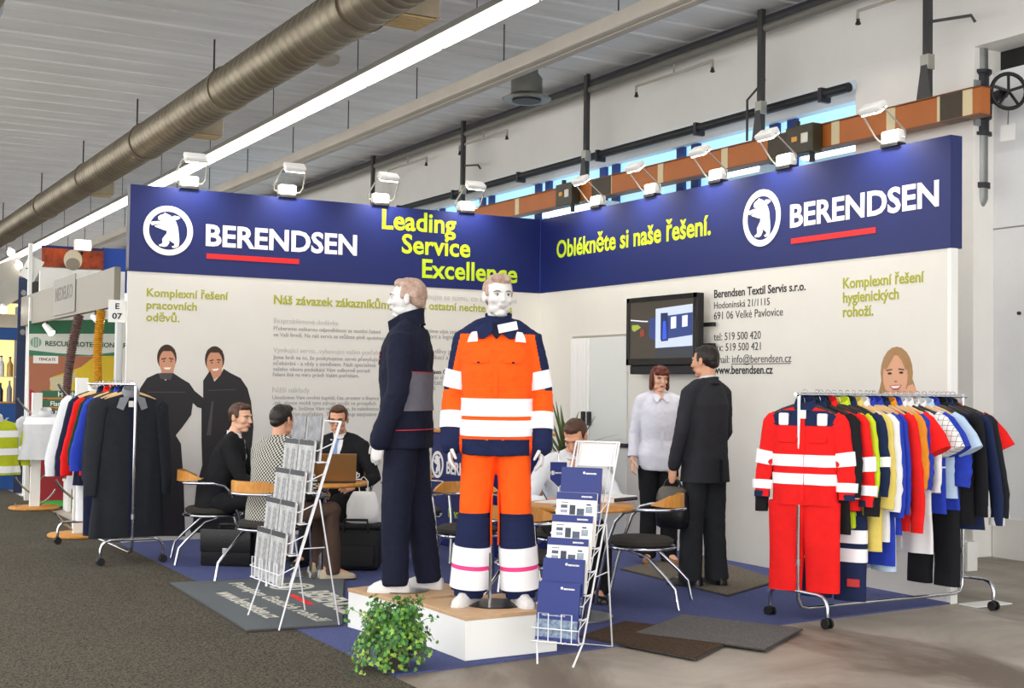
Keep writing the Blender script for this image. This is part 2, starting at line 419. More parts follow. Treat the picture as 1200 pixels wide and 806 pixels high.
hw.tube([C0+(ex*cos(i*PI/12)+V((0, 0, 1))*sin(i*PI/12))*R_ for i in range(25)], .018, 8)
for i in range(5): hw.tube([C0, C0+(ex*cos(i*2*PI/5+.3)+V((0, 0, 1))*sin(i*2*PI/5+.3))*R_], .014, 6)
hw.cyl(C0-ax*.04, C0+ax*.12*-1, .03, 10); hw.build('hand_wheel', M_blackp, t, 50)
tg = MB().box((-.14, -.50, zv-.42), (-.138, -.34, zv-.28)).build('paper_tag', M_wpaint, t)
MB().tube([(-.139, -.42, zv-.28), (-.13, -.42, zv-.13)], .004, 5).build('tag_string', M_dark, t)
for z_ in (pz0+.22, 4.4): MB().lathe([(r, -.025), (r+.02, -.025), (r+.02, .025), (r, .025)], (0, 0, z_), 18).build('pipe_collar', M_dark, t, 30)

# spiral ventilation duct under the ceiling
def spiral_mat():
    M = mat('galvanised_duct', '8f8673', .42, .75, var=.14, vscale=2.2, col2='73695a')
    return M
M_duct = spiral_mat()
DZ = 4.85
A, B = F(398, 8, DZ), F(20, 268, DZ)
dx = (A.x+B.x)/2
t = thing('ventilation_duct', 'long round grey ventilation duct running under the ceiling', 'duct', (dx, 0, DZ))
pr = []
y = -7.
while y < 42:
    for d_, r_ in ((0, .242), (.13, .242), (.14, .250), (.17, .250), (.18, .242)): pr.append((y+d_, r_))
    y += .18
n = 24
MB().loft([[V((r_*cos(2*PI*j/n), yy, r_*sin(2*PI*j/n))) for j in range(n)] for yy, r_ in pr]).build('duct_tube', M_duct, t, 50)
for i, yy in enumerate((-1.5, 2.4, 6.2, 10.0, 14, 19, 25)):
    MB().loft([[V((r_*cos(2*PI*j/n), yy+d_, r_*sin(2*PI*j/n))) for j in range(n)] for d_, r_ in ((-.035, .245), (-.035, .266), (.035, .266), (.035, .245))]).build('joint_collar', M_duct, t, 50)
    MB().cyl((0, yy+.6, .24), (0, yy+.6, CZ-DZ), .012, 8).build('hanger_rod', M_dark, t)
for px_, py_, s_ in ((424, 18, .3), (205, 157, .2), (100, 228, .2)):
    P_ = F(px_, py_, DZ-.2); yy = P_.y
    v = MB(); v.box((.12, yy-s_*.8, -.19), (.50, yy+s_*.8, .03), .006)
    vo = v.build('outlet_box', M_duct, t)
    g = MB(); 
    for i in range(7): g.box((.15, yy-s_*.7+i*s_*.2, -.205), (.47, yy-s_*.7+i*s_*.2+.03, -.188))
    g.box((.13, yy-s_*.78, -.2), (.15, yy+s_*.78, -.186)); g.box((.47, yy-s_*.78, -.2), (.49, yy+s_*.78, -.186))
    g.build('grille', mat('tan_grille', 'b49a68', .5), vo)
# second duct that just enters the corner of the view
P_ = F(2, 6, 4.75)
t = thing('ventilation_duct', 'brown-grey duct end with white collar clipped by the top corner of the view', 'duct', (P_.x-.36, 0, 4.82))
MB().loft([[V((.36*cos(2*PI*j/n), yy, .36*sin(2*PI*j/n))) for j in range(n)] for yy in (-8, P_.y+.6)]).build('duct_tube', mat('rusty_duct', '6e5b36', .5, .5, var=.2), t, 50)
yy = F(5, 13, 4.75).y
MB().loft([[V((r_*cos(2*PI*j/n), yy+d_, r_*sin(2*PI*j/n))) for j in range(n)] for d_, r_ in ((-.05, .37), (-.05, .40), (.05, .40), (.05, .37))]).build('collar', M_steel, t, 50)

# continuous fluorescent strip
SZ = 5.0
A, B = F(615, 6, SZ), F(200, 210, SZ); sx = (A.x+B.x)/2-.02
t = thing('fluorescent_strip', 'bright continuous fluorescent strip light under the ceiling', 'light fitting', (sx, 0, SZ))
MB().box((-.13, -6, .035), (.13, 34, .10), .004).build('housing', mat('grey_housing', 'a09d98', .5), t)
yy = -6
while yy < 34:
    MB().box((-.10, yy+.01, -.01), (.10, yy+1.95, .034), .012).build('diffuser', mat('strip_glow', 'fff9f2', .3, emit=6.5), t); yy += 2.0
for i in range(12): MB().cyl((-.02, -4+i*3, .1), (-.02, -4+i*3, CZ-SZ), .006, 5).build('hanger_chain', M_dark, t)
# unlit white tray beside it
A, B = F(800, 2, SZ), F(262, 218, SZ); bx = (A.x+B.x)/2
t = thing('cable_tray', 'dull white cable tray hung under the ceiling parallel to the lit strip', 'cable tray', (bx, 0, SZ))
M_tray = mat('dull_white_tray', 'b2aca2', .6, var=.06, vscale=2)
MB().box((-.12, -6, -.09), (.12, 34, .06), .02).build('tray', M_tray, t)
MB().box((-.025, -6, -.105), (.025, 34, -.09), .004).build('rib', M_tray, t)
for i in range(14):
    MB().cyl((.06, -4+i*2.3, .05), (.06, -4+i*2.3, CZ-SZ), .008, 5).build('hanger_rod', M_dark, t)
# extractor cowl
P_ = F(617, 118, 5.0)
t = thing('vent_cowl', 'round grey metal extractor cowl hanging from the ceiling', 'vent', (P_.x, P_.y, P_.z))
MB().lathe([(.02, .02), (.295, .0), (.305, .025), (.25, .05), (.195, .085), (.195, .27), (.14, .34), (.136, .60)], (0, 0, 0), 28).build('cowl', mat('cowl_metal', '84847e', .35, .8, var=.1), t, 40)
MB().lathe([(.03, -.012), (.18, -.012), (.18, .005), (.03, .005)], (0, 0, 0), 24).build('damper', M_dark, t)
# smoke detector and sprinkler pipe
P_ = F(383, 68, CZ-.03)
tag(MB().lathe([(.01, -.09), (.10, -.085), (.15, -.05), (.16, 0), (.16, .03)], P_, 20).build('ceiling_detector', M_tray, smooth=40), 'round pale detector on the ceiling beside the big duct', 'detector')
P_ = F(228, 156, 5.1)
t = thing('ceiling_sensor', 'small square sensor hanging on a stem beside the duct', 'sensor', P_)
MB().box((-.1, -.1, -.06), (.1, .1, .06), .02).build('sensor_case', M_duct, t); MB().cyl((0, 0, .06), (0, 0, CZ-P_.z), .03, 8).build('stem', M_tray, t)
zs = 5.36
t = thing('sprinkler_pipe', 'thin grey sprinkler pipe running along the top of the hall wall', 'pipe', (1.95, 0, zs))
MB().cyl((0, -9, 0), (0, 36, 0), .045, 10).build('main_pipe', mat('grey_pipe_paint', '77756f', .5), t, 40)
MB().box((-.02, -9, .09), (.14, 36, .13)).build('tray', M_dark, t)
for q in (1075, 790, 568, 480):
    yq = PX(q, 60, 1.95).y
    MB().tube([(0, yq, 0), (-.0, yq, -.16), (-.02, yq+.75, -.16), (-.02, yq+.75, -.24)], .018, 6).build('branch', M_tray, t)
    MB().tube([(0, yq+.0, -.16), (-.01, yq-.75, -.16), (-.01, yq-.75, -.25)], .018, 6).build('branch', M_tray, t)
    for s_ in (.75, -.75): MB().lathe([(.006, -.30), (.03, -.29), (.015, -.25), (.02, -.24)], (-.015, yq+s_, 0), 8).build('sprinkler_head', M_dark, t)
# ================================================================== the stand's walls, fascia, print
LLW, LRW, HB, HT = 4.3985, 5.6946, 2.497, 3.30
wl = struct(MB().box((-LLW, 0, 0), (.05, .05, HB)).build('wall_left', M_white))
wr = struct(MB().box((0, -LRW, 0), (.05, -.0005, HB)).build('wall_back', M_white))
MB().box((-.002, -LRW-.004, 0), (.066, -LRW+.03, HB)).build('end_profile', M_wpaint, wr)
def LW(u, v, d=0): return V((u, -d, v))            # left wall: u = x, v = z
def RW(u, v, d=0): return V((-d, u, v))            # right wall: u = y, v = z
fa = thing('fascia_board', 'navy fascia board with bear emblem and green words Leading Service Excellence', 'fascia', (-LLW/2, .05, HB))
fb = thing('fascia_board', 'navy fascia board with bear emblem and green Czech slogan', 'fascia', (.05, -LRW/2, HB))
bpy.context.view_layer.update()
def local(o, par):
    o.parent = par; o.matrix_parent_inverse = Matrix.Identity(4); o.data.transform(par.matrix_world.inverted()); return o
def upd(t): t_ = Matrix.Translation(t.location) @ Matrix.Rotation(t.rotation_euler.z, 4, 'Z'); t.matrix_world = t_; return t
upd(fa); upd(fb)
mb = MB(); mb.cur = 0; mb.box((-LLW, -.004, HB+.001), (-.0045, .0, HT)); mb.cur = 1; mb.box((-LLW, .0, HB+.001), (-.001, .11, HT))
local(mb.build('board', [M_navy, M_dark]), fa)
mb = MB(); mb.cur = 0; mb.box((-.004, -LRW, HB+.001), (0, -.0045, HT)); mb.cur = 1; mb.box((0, -LRW-.0005, HB+.001), (.11, -.0005, HT))
local(mb.build('board', [M_navy, M_navy2]), fb)
MB_ = MB().box((-.009, -.009, HB+.002), (-.001, -.001, HT-.001)); local(MB_.build('corner_seam', mat('seam_blue', '3a4aa0', .4)), fb)

BEAR = [(345,330),(360,318),(385,308),(392,299),(405,305),(430,315),(455,335),(475,360),(490,400),(497,450),(502,500),(498,535),(480,550),(455,552),(446,540),(465,535),(468,522),(440,505),(425,495),(430,515),(415,540),(395,548),(360,545),(352,535),(370,528),(380,520),(378,490),(395,465),(408,450),(410,430),(385,425),(355,415),(330,408),(318,399),(340,392),(375,380),(388,370),(365,360),(345,350)]
PLANK = [(290,380),(300,370),(350,362),(386,368),(376,378),(340,386),(300,397)]
PLANK2 = [(445,325),(462,315),(495,320),(505,332),(480,345),(466,347)]
def emblem(c, fn, rad, parent, material, d=.006, name='bear_emblem'):
    """ring with the walking bear; C centre (u, v), FN(u, v, depth) on its wall"""
    mb = MB(); n = 48
    for i in range(n):
        a0, a1 = 2*PI*i/n, 2*PI*(i+1)/n
        q = [(c[0]+rad*k*cos(a), c[1]+rad*k*sin(a)) for k, a in ((1, a0), (1, a1), (.775, a1), (.775, a0))]
        vs = [fn(u, v, d) for u, v in q]+[fn(u, v, .001) for u, v in q]
        mb.add(vs, [(0, 1, 2, 3), (0, 4, 5, 1), (2, 6, 7, 3)])
    for poly in (BEAR, PLANK, PLANK2):
        mb.prism([(c[0]+SGN[0]*(x-420)/181*rad, c[1]+(428-y)/181*rad) for x, y in poly], fn, d)
    return mb.build(name, material, parent)
SGN = [1]
fnL = lambda u, v, d: LW(u, v, d+.004)
local(emblem((-4.043, 2.893), fnL, .232, None, M_lett), fa)
SGN[0] = -1
fnR = lambda u, v, d: RW(u, v, d+.004)
local(emblem((-3.665, 2.925), fnR, .240, None, M_lett), fb)
def wtext(s, u, v, wdt, hgt, material, side, par, bold=0, d=.005, ext=.001, name='lettering', size=None, line=1):
    M = frame(LW(u, v, d), (1, 0, 0), (0, 0, 1)) if side == 'L' else frame(RW(u, v, d), (0, -1, 0), (0, 0, 1))
    return text(s, M, wdt, material, par, name, bold, hgt, ext, size, line=line)
def ftext(*a, par=None, **k):
    o = wtext(*a[:6], a[6], None, **k); return local(o, par)
ftext('BERENDSEN', -3.686, 2.782, 1.54, .212, M_lett, 'L', par=fa, bold=.028)
ftext('BERENDSEN', -4.018, 2.812, 1.57, .195, M_lett, 'R', par=fb, bold=.028)
ul = MB().box((-3.676, -.009, 2.655), (-2.755, -.004, 2.702)).build('red_underline', M_red); local(ul, fa)
ul = MB().box((-.009, -4.976, 2.673), (-.004, -4.035, 2.716)).build('red_underline', M_red); local(ul, fb)
ftext('Leading', -1.875, 3.072, .84, None, M_lime, 'L', par=fa, bold=.022)
ftext('Service', -1.652, 2.838, .79, None, M_lime, 'L', par=fa, bold=.022)
ftext('Excellence', -1.418, 2.597, 1.13, None, M_lime, 'L', par=fa, bold=.022)
ftext('Oblékněte si naše řešení.', -.345, 2.855, 2.63, None, M_lime, 'R', par=fb, bold=.022)
# print on the white panels
for s, v in (('Komplexní řešení', 2.272), ('pracovních', 2.157), ('oděvů.', 2.043)):
    wtext(s, -4.228, v, None, None, M_olive, 'L', wl, bold=.02, d=.001, size=.109)
for s, v in (('Komplexní řešení', 2.274), ('hygienických', 2.163), ('rohoží.', 2.052)):
    wtext(s, -4.626, v, None, None, M_olive, 'R', wr, bold=.022, d=.001, size=.116)
wtext('Náš závazek zákazníkům', -3.002, 2.256, 1.22, None, M_olive, 'L', wl, bold=.022, d=.001)
wtext('Věnujte se tomu, co umíte nejlépe', -1.449, 2.375, 1.16, None, M_lgrey, 'L', wl, d=.001)
wtext('A ostatní nechte na nás', -1.446, 2.268, 1.10, None, M_olive, 'L', wl, bold=.02, d=.001)
for s, py, wdt, mt in (('Bezproblémové dodávky.', 378, .68, M_lgrey), ('Přebereme veškerou odpovědnost za textilní řešení', 386.5, 1.13, M_grey), ('ve Vaší firmě. Na náš servis se můžete plně spolehnout', 394, 1.22, M_grey),
                   ('Vynikající servis...vyhovující vašim potřebám', 412.5, 1.19, M_lgrey), ('Jsme hrdi na to, že poskytujeme servis převyšující', 420.5, 1.12, M_grey), ('očekávání - a vždy s úsměvem. Naši specialisté', 427.5, 1.08, M_grey),
                   ('vašeho oboru podnikání Vám odborně poradí', 434.3, 1.02, M_grey), ('řešení šité na míru právě Vašim potřebám.', 440.6, .90, M_grey),
                   ('Nižší náklady', 459.5, .38, M_lgrey), ('Umožníme Vám uvolnit kapitál, čas, prostor a finance', 467.5, 1.12, M_grey), ('..tak, abyste mohli tyto zdroje využít ve prospěch', 474, 1.09, M_grey),
                   ('svých firem. Snížíme Vám náklady tím, že nabídneme', 480.5, 1.12, M_grey), ('řešení Vašim potřebám. Tento postup nazýváme', 487.3, 1.10, M_grey), ('„ekonomika“', 494, .30, M_grey),
                   ('Jedině o Trnité', 513.5, .50, M_grey), ('na dosah', 521, .34, M_grey)):
    p = PY(321, py, 0)
    wtext(s, -2.998, p.z, wdt, None, mt, 'L', wl, d=.001, name='paragraph_line')
for s, py, wdt, mt, bd in (('Zajistíme vám servis pracovních oděvů,', 389.5, .98, M_grey, 0), ('komfort a legislativní předpisy', 396, .78, M_grey, 0), ('Naše oděvy jsou opatřeny', 413.5, .72, M_grey, 0), ('identifikací a evidencí', 420.5, .60, M_grey, 0),
                       ('Berendsen Online', 437.5, .46, M_black, .015), ('umožňuje sledovat a monitorovat', 444, .82, M_grey, 0), ('Vaše statistiky', 450.5, .42, M_grey, 0), ('kdykoli', 457, .20, M_grey, 0)):
    p = PY(491, py, 0)
    wtext(s, -1.447, p.z, wdt, None, mt, 'L', wl, bold=bd, d=.001, name='paragraph_line')
for s, py, wdt, bd in (('Berendsen Textil Servis s.r.o.', 349, 1.175, .018), ('Hodonínská 21/1115', 362, .74, -.004), ('691 06 Velké Pavlovice', 374.5, .905, -.004), ('tel: 519 500 420', 399, .63, -.004), ('fax: 519 500 421', 411.5, .63, -.004),
                       ('email: info@berendsen.cz', 425.5, 1.01, -.004), ('www.berendsen.cz', 438, .785, .018)):
    p = PX(837, py, 0)
    wtext(s, -3.027, p.z, wdt, None, M_black, 'R', wr, bold=bd, d=.001, name='address_line')
MB().box((-.0022, -4.03, PX(860, 427, 0).z), (-.001, -3.27, PX(860, 427, 0).z+.006)).build('address_underline', M_black, wr)

# printed figures on the panels (flat prints)
M_sk = mat('print_skin', 'c98f70', .55); M_hr = mat('print_hair', '3a2418', .55); M_jk = mat('print_jacket', '221f22', .55); M_jk2 = mat('print_jacket_line', '4a4648', .55)
M_sk2 = mat('print_skin_pale', 'd8a383', .55); M_hr2 = mat('print_hair_fair', 'a57f55', .55); M_tooth = mat('print_teeth', 'f0ebe4', .5)
def cut(pts, plane, d):
    """outline given in the photograph, laid on the flat panel"""
    if plane == 'L': return [(PY(x, y, 0).x, PY(x, y, 0).z) for x, y in pts], lambda u, v, q: LW(u, v, d+q)
    return [(PX(x, y, 0).y, PX(x, y, 0).z) for x, y in pts], lambda u, v, q: RW(u, v, d+q)
def elp(cx, cy, rx, ry, n=20, a0=0, a1=2*PI): return [(cx+rx*cos(a0+(a1-a0)*i/n), cy+ry*sin(a0+(a1-a0)*i/n)) for i in range(n+(0 if a1-a0 > 6.2 else 1))]
def printed(name, layers, plane, par):
    root = None
    for i, (nm, m_, polys) in enumerate(layers):
        mb = MB()
        for k_, p in enumerate(polys):
            q, fn = cut(p, plane, .0006+.0008*i+.0001*k_); mb.prism(q, fn, .0002)
        o = mb.build(nm, m_, par)
printed('men', [
 ('printed_hair', M_hr, [elp(195.5, 419, 11.5, 15.5), elp(251.5, 421, 11.5, 15.5)]),
 ('printed_skin', M_sk, [[(188,428),(190,442),(203,442),(204,428)], elp(196, 424, 9.6, 14.5), [(244,428),(248,446),(260,440),(260,424)], elp(251.5, 425.5, 9.3, 14.5), elp(201.5, 505, 3.2, 6)]),
 ('printed_jacket', M_jk, [[(185,437),(172,443),(164,455),(161,470),(164,500),(174,520),(185,540),(183,628),(217,628),(215,560),(212,520),(206,510),(214,500),(224,486),(226,472),(231,477),(238,479),(238,466),(228,458),(222,449),(212,443),(203,437),(194,446)],
   [(246,434),(238,446),(238,470),(236,476),(236,515),(237,545),(230,570),(226,612),(222,618),(224,624),(285,624),(292,560),(297,500),(294,470),(290,455),(282,443),(270,437),(262,432),(258,440),(251,447)]]),
 ('printed_stitching', M_jk2, [[(172,459),(217,459),(217,459.8),(172,459.8)], [(244,457),(276,456),(276,456.8),(244,457.8)], [(248,470),(250,470),(247,510),(242,510)], [(186,437),(203,437),(200,445),(188,444)]]),
 ('printed_brow', M_hr, [[(189,420),(194.5,419),(194.5,420.5),(189,421.5)], [(198,419),(203,420),(203,421.4),(198,420.5)], [(245.5,422),(250,421),(250,422.4),(245.5,423.4)], [(254,420.6),(258.5,421.2),(258.5,422.6),(254,422)],
                         elp(192, 423.2, 1.2, .8, 8), elp(200.4, 423.2, 1.2, .8, 8), elp(248, 425, 1.2, .8, 8), elp(256, 424.4, 1.2, .8, 8),
                         elp(195.6, 411.3, 9.6, 5.5, 12, PI, 2*PI), elp(251.4, 413, 9.6, 6, 12, PI, 2*PI)]),
 ('printed_smile', M_tooth, [[(191.5,430.5),(200.5,430.5),(198.5,432.8),(193.5,432.8)], [(248,432.5),(256.5,431.5),(255,434),(250,434.6)]]),
], 'L', wl)
printed('woman', [
 ('printed_hair', M_hr2, [elp(1051, 437, 19, 31), [(1034,440),(1031,455),(1028,462),(1036,462),(1042,450)], [(1068,440),(1071,448),(1074,458),(1066,462),(1062,450)], [(1038,415),(1034,430),(1040,430)]]),
 ('printed_jacket', M_jk, [[(1006,640),(1008,480),(1020,471),(1036,466),(1068,464),(1086,470),(1094,480),(1096,630)]]),
 ('printed_skin', M_sk2, [elp(1049.5, 441, 14.6, 25), [(1040,455),(1040,475),(1062,475),(1062,455)], [(1060,462),(1064,452),(1070,450),(1074,456),(1072,466),(1076,480),(1062,480)]]),
 ('printed_brow', M_hr, [[(1039,433.5),(1046,432),(1046,433.4),(1039,435)], [(1053,431.5),(1060,432.5),(1060,434),(1053,433)], elp(1043, 437.5, 2.6, 1.5, 10), elp(1056.5, 436.5, 2.6, 1.5, 10), [(1048,446.5),(1052,446.5),(1051,447.6),(1049,447.6)]]),
 ('printed_lips', mat('print_lips', 'b5524c', .5), [[(1042.5,451.8),(1049.5,450.8),(1057.5,450.8),(1053,457),(1047,457.2)]]),
 ('printed_smile', M_tooth, [[(1044,452.3),(1056,451.6),(1052.5,454.8),(1047,455)]]),
 ('printed_fringe', M_hr2, [[(1035,428),(1042,417),(1050,412.5),(1046,420),(1038,434)], [(1050,412.5),(1058,416),(1065,428),(1062,434),(1057,422)]]),
], 'R', wr)

# spot lamps on arms along the top of the fascia
def arm_spot(P_, side, label):
    t = thing('arm_spotlight', label, 'spotlight', P_, 0 if side == 'L' else -PI/2, 'arm spotlights on the fascia')
    MB().box((-.085, -.06, -.002), (.085, .035, .026), .004).build('clamp', M_blackp, t)
    MB().box((-.088, -.055, .026), (.088, .03, .125), .018).build('driver_box', M_wpaint, t, 40)
    for s_ in (-1, 1):
        MB().tube([(s_*.088, -.01, .06), (s_*.13, -.02, .06), (s_*.15, -.05, .10), (s_*.118, -.21, .24), (s_*.106, -.22, .26)], .007, 6).build('arm', M_alu, t, 50)
    R = Matrix.Translation((0, -.22, .265)) @ Matrix.Rotation(math.radians(38), 4, 'X')
    hd = MB().box((-.105, -.052, -.020), (.105, .052, .034), .014, R).build('lamp_head', M_wpaint, t, 40)
    MB().box((-.095, -.044, -.028), (.095, .044, -.0205), .003, R).build('lamp_glass', M_lamp, hd)
    l = bpy.data.lights.new('spot_beam', 'SPOT'); l.energy = SPOT_W; l.spot_size = math.radians(125); l.spot_blend = .8; l.shadow_soft_size = .06; l.color = (1, .93, .80)
    lo = bpy.data.objects.new('spot_beam', l); COL.objects.link(lo); lo.parent = t; lo.location = (0, -.23, .225)
    lo.rotation_euler = (math.radians(30), 0, 0)
SPOT_W = 38
for px, py, lab in ((221, 219, 'white spot lamp on arms above the round bear emblem, end of its row'), (336, 229, 'white spot lamp above the white company name beside the round emblem, English fascia'),
                    (445, 239, 'white spot lamp on arms directly above the green word Leading'), (546, 247, 'white spot lamp on arms closest to the wall corner on the English-worded fascia')):
    P_ = PY(px, py, .02); arm_spot((P_.x, .03, HT), 'L', lab)
for px, py, lab in ((701, 240, 'white spot lamp on arms closest to the wall corner on the Czech-worded fascia'), (765, 227, 'white spot lamp on arms, second from the corner above the Czech slogan'),
                    (842, 212, 'white spot lamp on arms above the end of the Czech slogan'), (922, 191, 'white spot lamp on arms above the bear emblem next to the dark duct box'),
                    (1047, 168, 'white spot lamp nearest the pier, above the last letters of the name')):
    P_ = PX(px, py, .02); arm_spot((.03, P_.y, HT), 'R', lab)

# the folding door of the cabin
d1 = struct(MB().box((-.012, -1.72, 1.985), (.0, -.69, 2.01)).build('door_1', M_alu))
pl = []
N = 40
pts = [(-.012-.028*(.5+.5*sin(i/N*14*PI)), -.70-.29*i/N) for i in range(N+1)]
mb = MB(); vs = []; 
for x_, y_ in pts: vs += [(x_, y_, .012), (x_, y_, 1.985)]
mb.add(vs, [(2*i, 2*i+2, 2*i+3, 2*i+1) for i in range(N)]); mb.build('folding_leaf', mat('door_white', 'e3e2e0', .5), d1)
MB().box((-.03, -1.045, .012), (-.002, -.995, 1.985), .003).build('door_post', M_wpaint, d1)
MB().box((-.022, -1.70, .93), (-.002, -1.05, 1.985), .002).build('door_panel', mat('door_panel_grey', 'd6d9d7', .35), d1)
MB().box((-.034, -1.72, .905), (-.001, -1.0, .945), .003).build('door_track', M_dark, d1)
MB().box((-.015, -1.70, .012), (-.001, -1.05, .9), .002).build('lower_panel', M_wpaint, d1)
for yq in (-.965, -1.075): MB().box((-.06, yq-.022, 1.10), (-.028, yq+.022, 1.24), .005).build('handle', M_blackp, d1)

# television
t = thing('television', 'black flat television on a wall bracket showing a blue and white exhibition stand', 'television', (-.16, 0, 0)); upd(t)
yl, yr = PX(735, 390, -.16).y, PX(817, 390, -.16).y
zt_ = PX(735, 350, -.16).z; zb_ = PX(737, 428, -.16).z
MB().box((0, yr, zb_), (.075, yl, zt_), .008).build('casing', M_blackp, t)
bz = MB(); 
for lo, hi in (((-.012, yr, zt_-.045), (0, yl, zt_)), ((-.012, yr, zb_), (0, yl, zb_+.06)), ((-.012, yr, zb_), (0, yr+.045, zt_)), ((-.012, yl-.045, zb_), (0, yl, zt_))): bz.box(lo, hi, .003)
bz.build('bezel', mat('bezel_black', '121214', .25), t)
MB().box((.012, yr+.04, zb_-.085), (.06, yl-.03, zb_-.001), .01).build('speaker_bar', mat('speaker_black', '1e1e22', .5), t)
SCR = lambda u, v, d: V((-.001-d, yl-.045+(yr-yl+.09)*u, zt_-.045-(zt_-zb_-.105)*v))
def scr(name, layers):
    for i, (nm, c, e, polys) in enumerate(layers):
        mb = MB()
        for k_, p in enumerate(polys): mb.prism(p, lambda u, v, d, i=i, k_=k_: SCR(u, v, d+.0006*i+.0001*k_), .0004)
        mb.build(nm, mat('screen_'+nm, c, .3, emit=e), t)
scr('screen', [('screen', '3a342d', .35, [[(0, 0), (1, 0), (1, 1), (0, 1)]]),
  ('picture_floor', '2c3038', .5, [[(.42, .80), (1, .80), (1, .98), (.42, .98)]]),
  ('picture_stand', 'a9b4c8', .45, [[(.42, .14), (.98, .10), (.98, .80), (.42, .82)]]),
  ('picture_blue', '27386e', .4, [[(.50, .28), (.98, .24), (.98, .62), (.50, .68)], [(.32, .30), (.42, .29), (.42, .70), (.32, .64)]]),
  ('picture_doorway', '1a2450', .4, [[(.50, .22), (.61, .22), (.62, .70), (.51, .71)]]),
  ('picture_robe', '2b48b4', .6, [[(.54, .36), (.58, .36), (.60, .67), (.53, .68)]]),
  ('picture_frames', 'c3cbd8', .5, [[(.66, .30), (.74, .29), (.74, .49), (.66, .50)], [(.83, .29), (.91, .28), (.91, .47), (.83, .48)], [(.02, .30), (.20, .33), (.30, .34), (.30, .36), (.20, .35), (.02, .32)]]),
  ('picture_lime', '8f9a3c', .35, [[(.04, .40), (.14, .40), (.19, .45), (.08, .52), (.04, .48)]]),
  ('picture_red', '7a3328', .35, [[(.18, .50), (.24, .48), (.25, .60), (.17, .62)]])])
for z_ in (zt_-.28, zb_+.17): MB().box((.10, yr-.085, z_-.018), (.14, yl-.2, z_+.018), .003).build('bracket_rail', M_blackp, t)
for y_ in (yr+.3, yl-.3): MB().box((.07, y_-.02, zb_+.1), (.159, y_+.02, zt_-.2)).build('bracket_arm', M_dark, t)
# ================================================================== mats, podiums
def mat_on_floor(name, label, corners, material, edge):
    pts = [F(*c) for c in corners]; c = sum(pts, V((0, 0, 0)))/len(pts)
    t = thing(name, label, 'mat', (c.x, c.y, .010)); upd(t)
    loc = [(p.x-c.x, p.y-c.y) for p in pts]
    MB().prism([(x*.985, y*.985) for x, y in loc], lambda u, v, d: V((u, v, .009+d)), .005).build('pile', material, t)
    MB().prism(loc, lambda u, v, d: V((u, v, .001+d)), .008).build('rubber_edge', edge, t)
    return t
M_matg = carpet('grey_mat', '4b4b4c', '757371', 110); M_matb = carpet('brown_mat', '33271f', '5d4c3e', 110); M_mats = carpet('slate_mat', '53585c', '6d7174', 150); M_matk = carpet('grey_brown_mat', '4d463f', '7d756b', 80)
M_rub = mat('mat_rubber', '3b3836', .7)
mat_on_floor('floor_mat', 'dark brown doormat under the edge of a grey mat', [(680, 749), (731, 731.5), (870, 747), (845, 761), (815, 776)], M_matb, M_rub)
tg_ = mat_on_floor('floor_mat', 'grey doormat lying over the corner of a brown mat', [(743.5, 746), (800, 724.5), (941, 741), (897, 766), (845, 758.5)], M_matg, M_rub)
tg_.location.z = .0142
mat_on_floor('floor_mat', 'grey-brown mat under the shoes of the standing couple', [(727, 669), (815, 652), (915, 683), (853, 701)], M_matk, M_rub)
mt = mat_on_floor('floor_mat', 'slate doormat with white company lettering under the newspaper rack', [(198, 686), (289, 743), (402, 735.5), (404, 677), (286, 682)], M_mats, M_rub)
M_ml = mat('mat_lettering', 'c9c6ba', .8)
def floor_text(s, p0, p1, h, m_=None, bold=.01):
    A, B = F(*p0), F(*p1); ex = (B-A); L = ex.length; ex.normalize(); ey = V((-ex.y, ex.x, 0))
    M = frame((A.x-mt.location.x, A.y-mt.location.y, .0152), ex, ey)
    text(s, M, L, m_ or M_ml, mt, 'lettering', bold, h, .0008)
floor_text('www.berendsen.cz', (252, 698.5), (312, 729), .13)
floor_text('Pronájem čistících rohoží', (268, 687.5), (372, 733), .15)
floor_text('BERENDSEN', (350, 698), (410, 727), .22, bold=.02)
A, B = F(337, 701), F(361, 713)
e_ = (B-A).normalized(); n_ = V((-e_.y, e_.x, 0))
MB().prism([(0, 0), ((B-A).length, 0), ((B-A).length, .045), (0, .045)], lambda u, v, d: V((A.x-mt.location.x, A.y-mt.location.y, .0145-.010+.010+d))+e_*u+n_*v, .001).build('red_line', M_red, mt)
c = F(342, 691); SGN[0] = 1
emblem((0, 0), lambda u, v, d: V((c.x-mt.location.x, c.y-mt.location.y, .0142+d*.2))+e_*u+n_*v, .16, mt, M_ml)

def podium(label, corner, rz, sx, sy, h):
    t = thing('podium', label, 'podium', (corner[0], corner[1], .0115), rz)
    MB().box((0, 0, 0), (sx, sy, h-.022), .003).build('box', M_wpaint, t)
    MB().box((-.004, -.004, h-.0215), (sx+.004, sy+.004, h), .003).build('top_board', M_board, t)
    return t
PH = .235
podium('low white podium with pale wood top under the mannequin in dark workwear', (-4.045, -5.335), .175, .60, .56, PH)
podium('low white podium with pale wood top under the mannequin in orange workwear', (-3.955, -5.965), .03, .585, .60, PH)

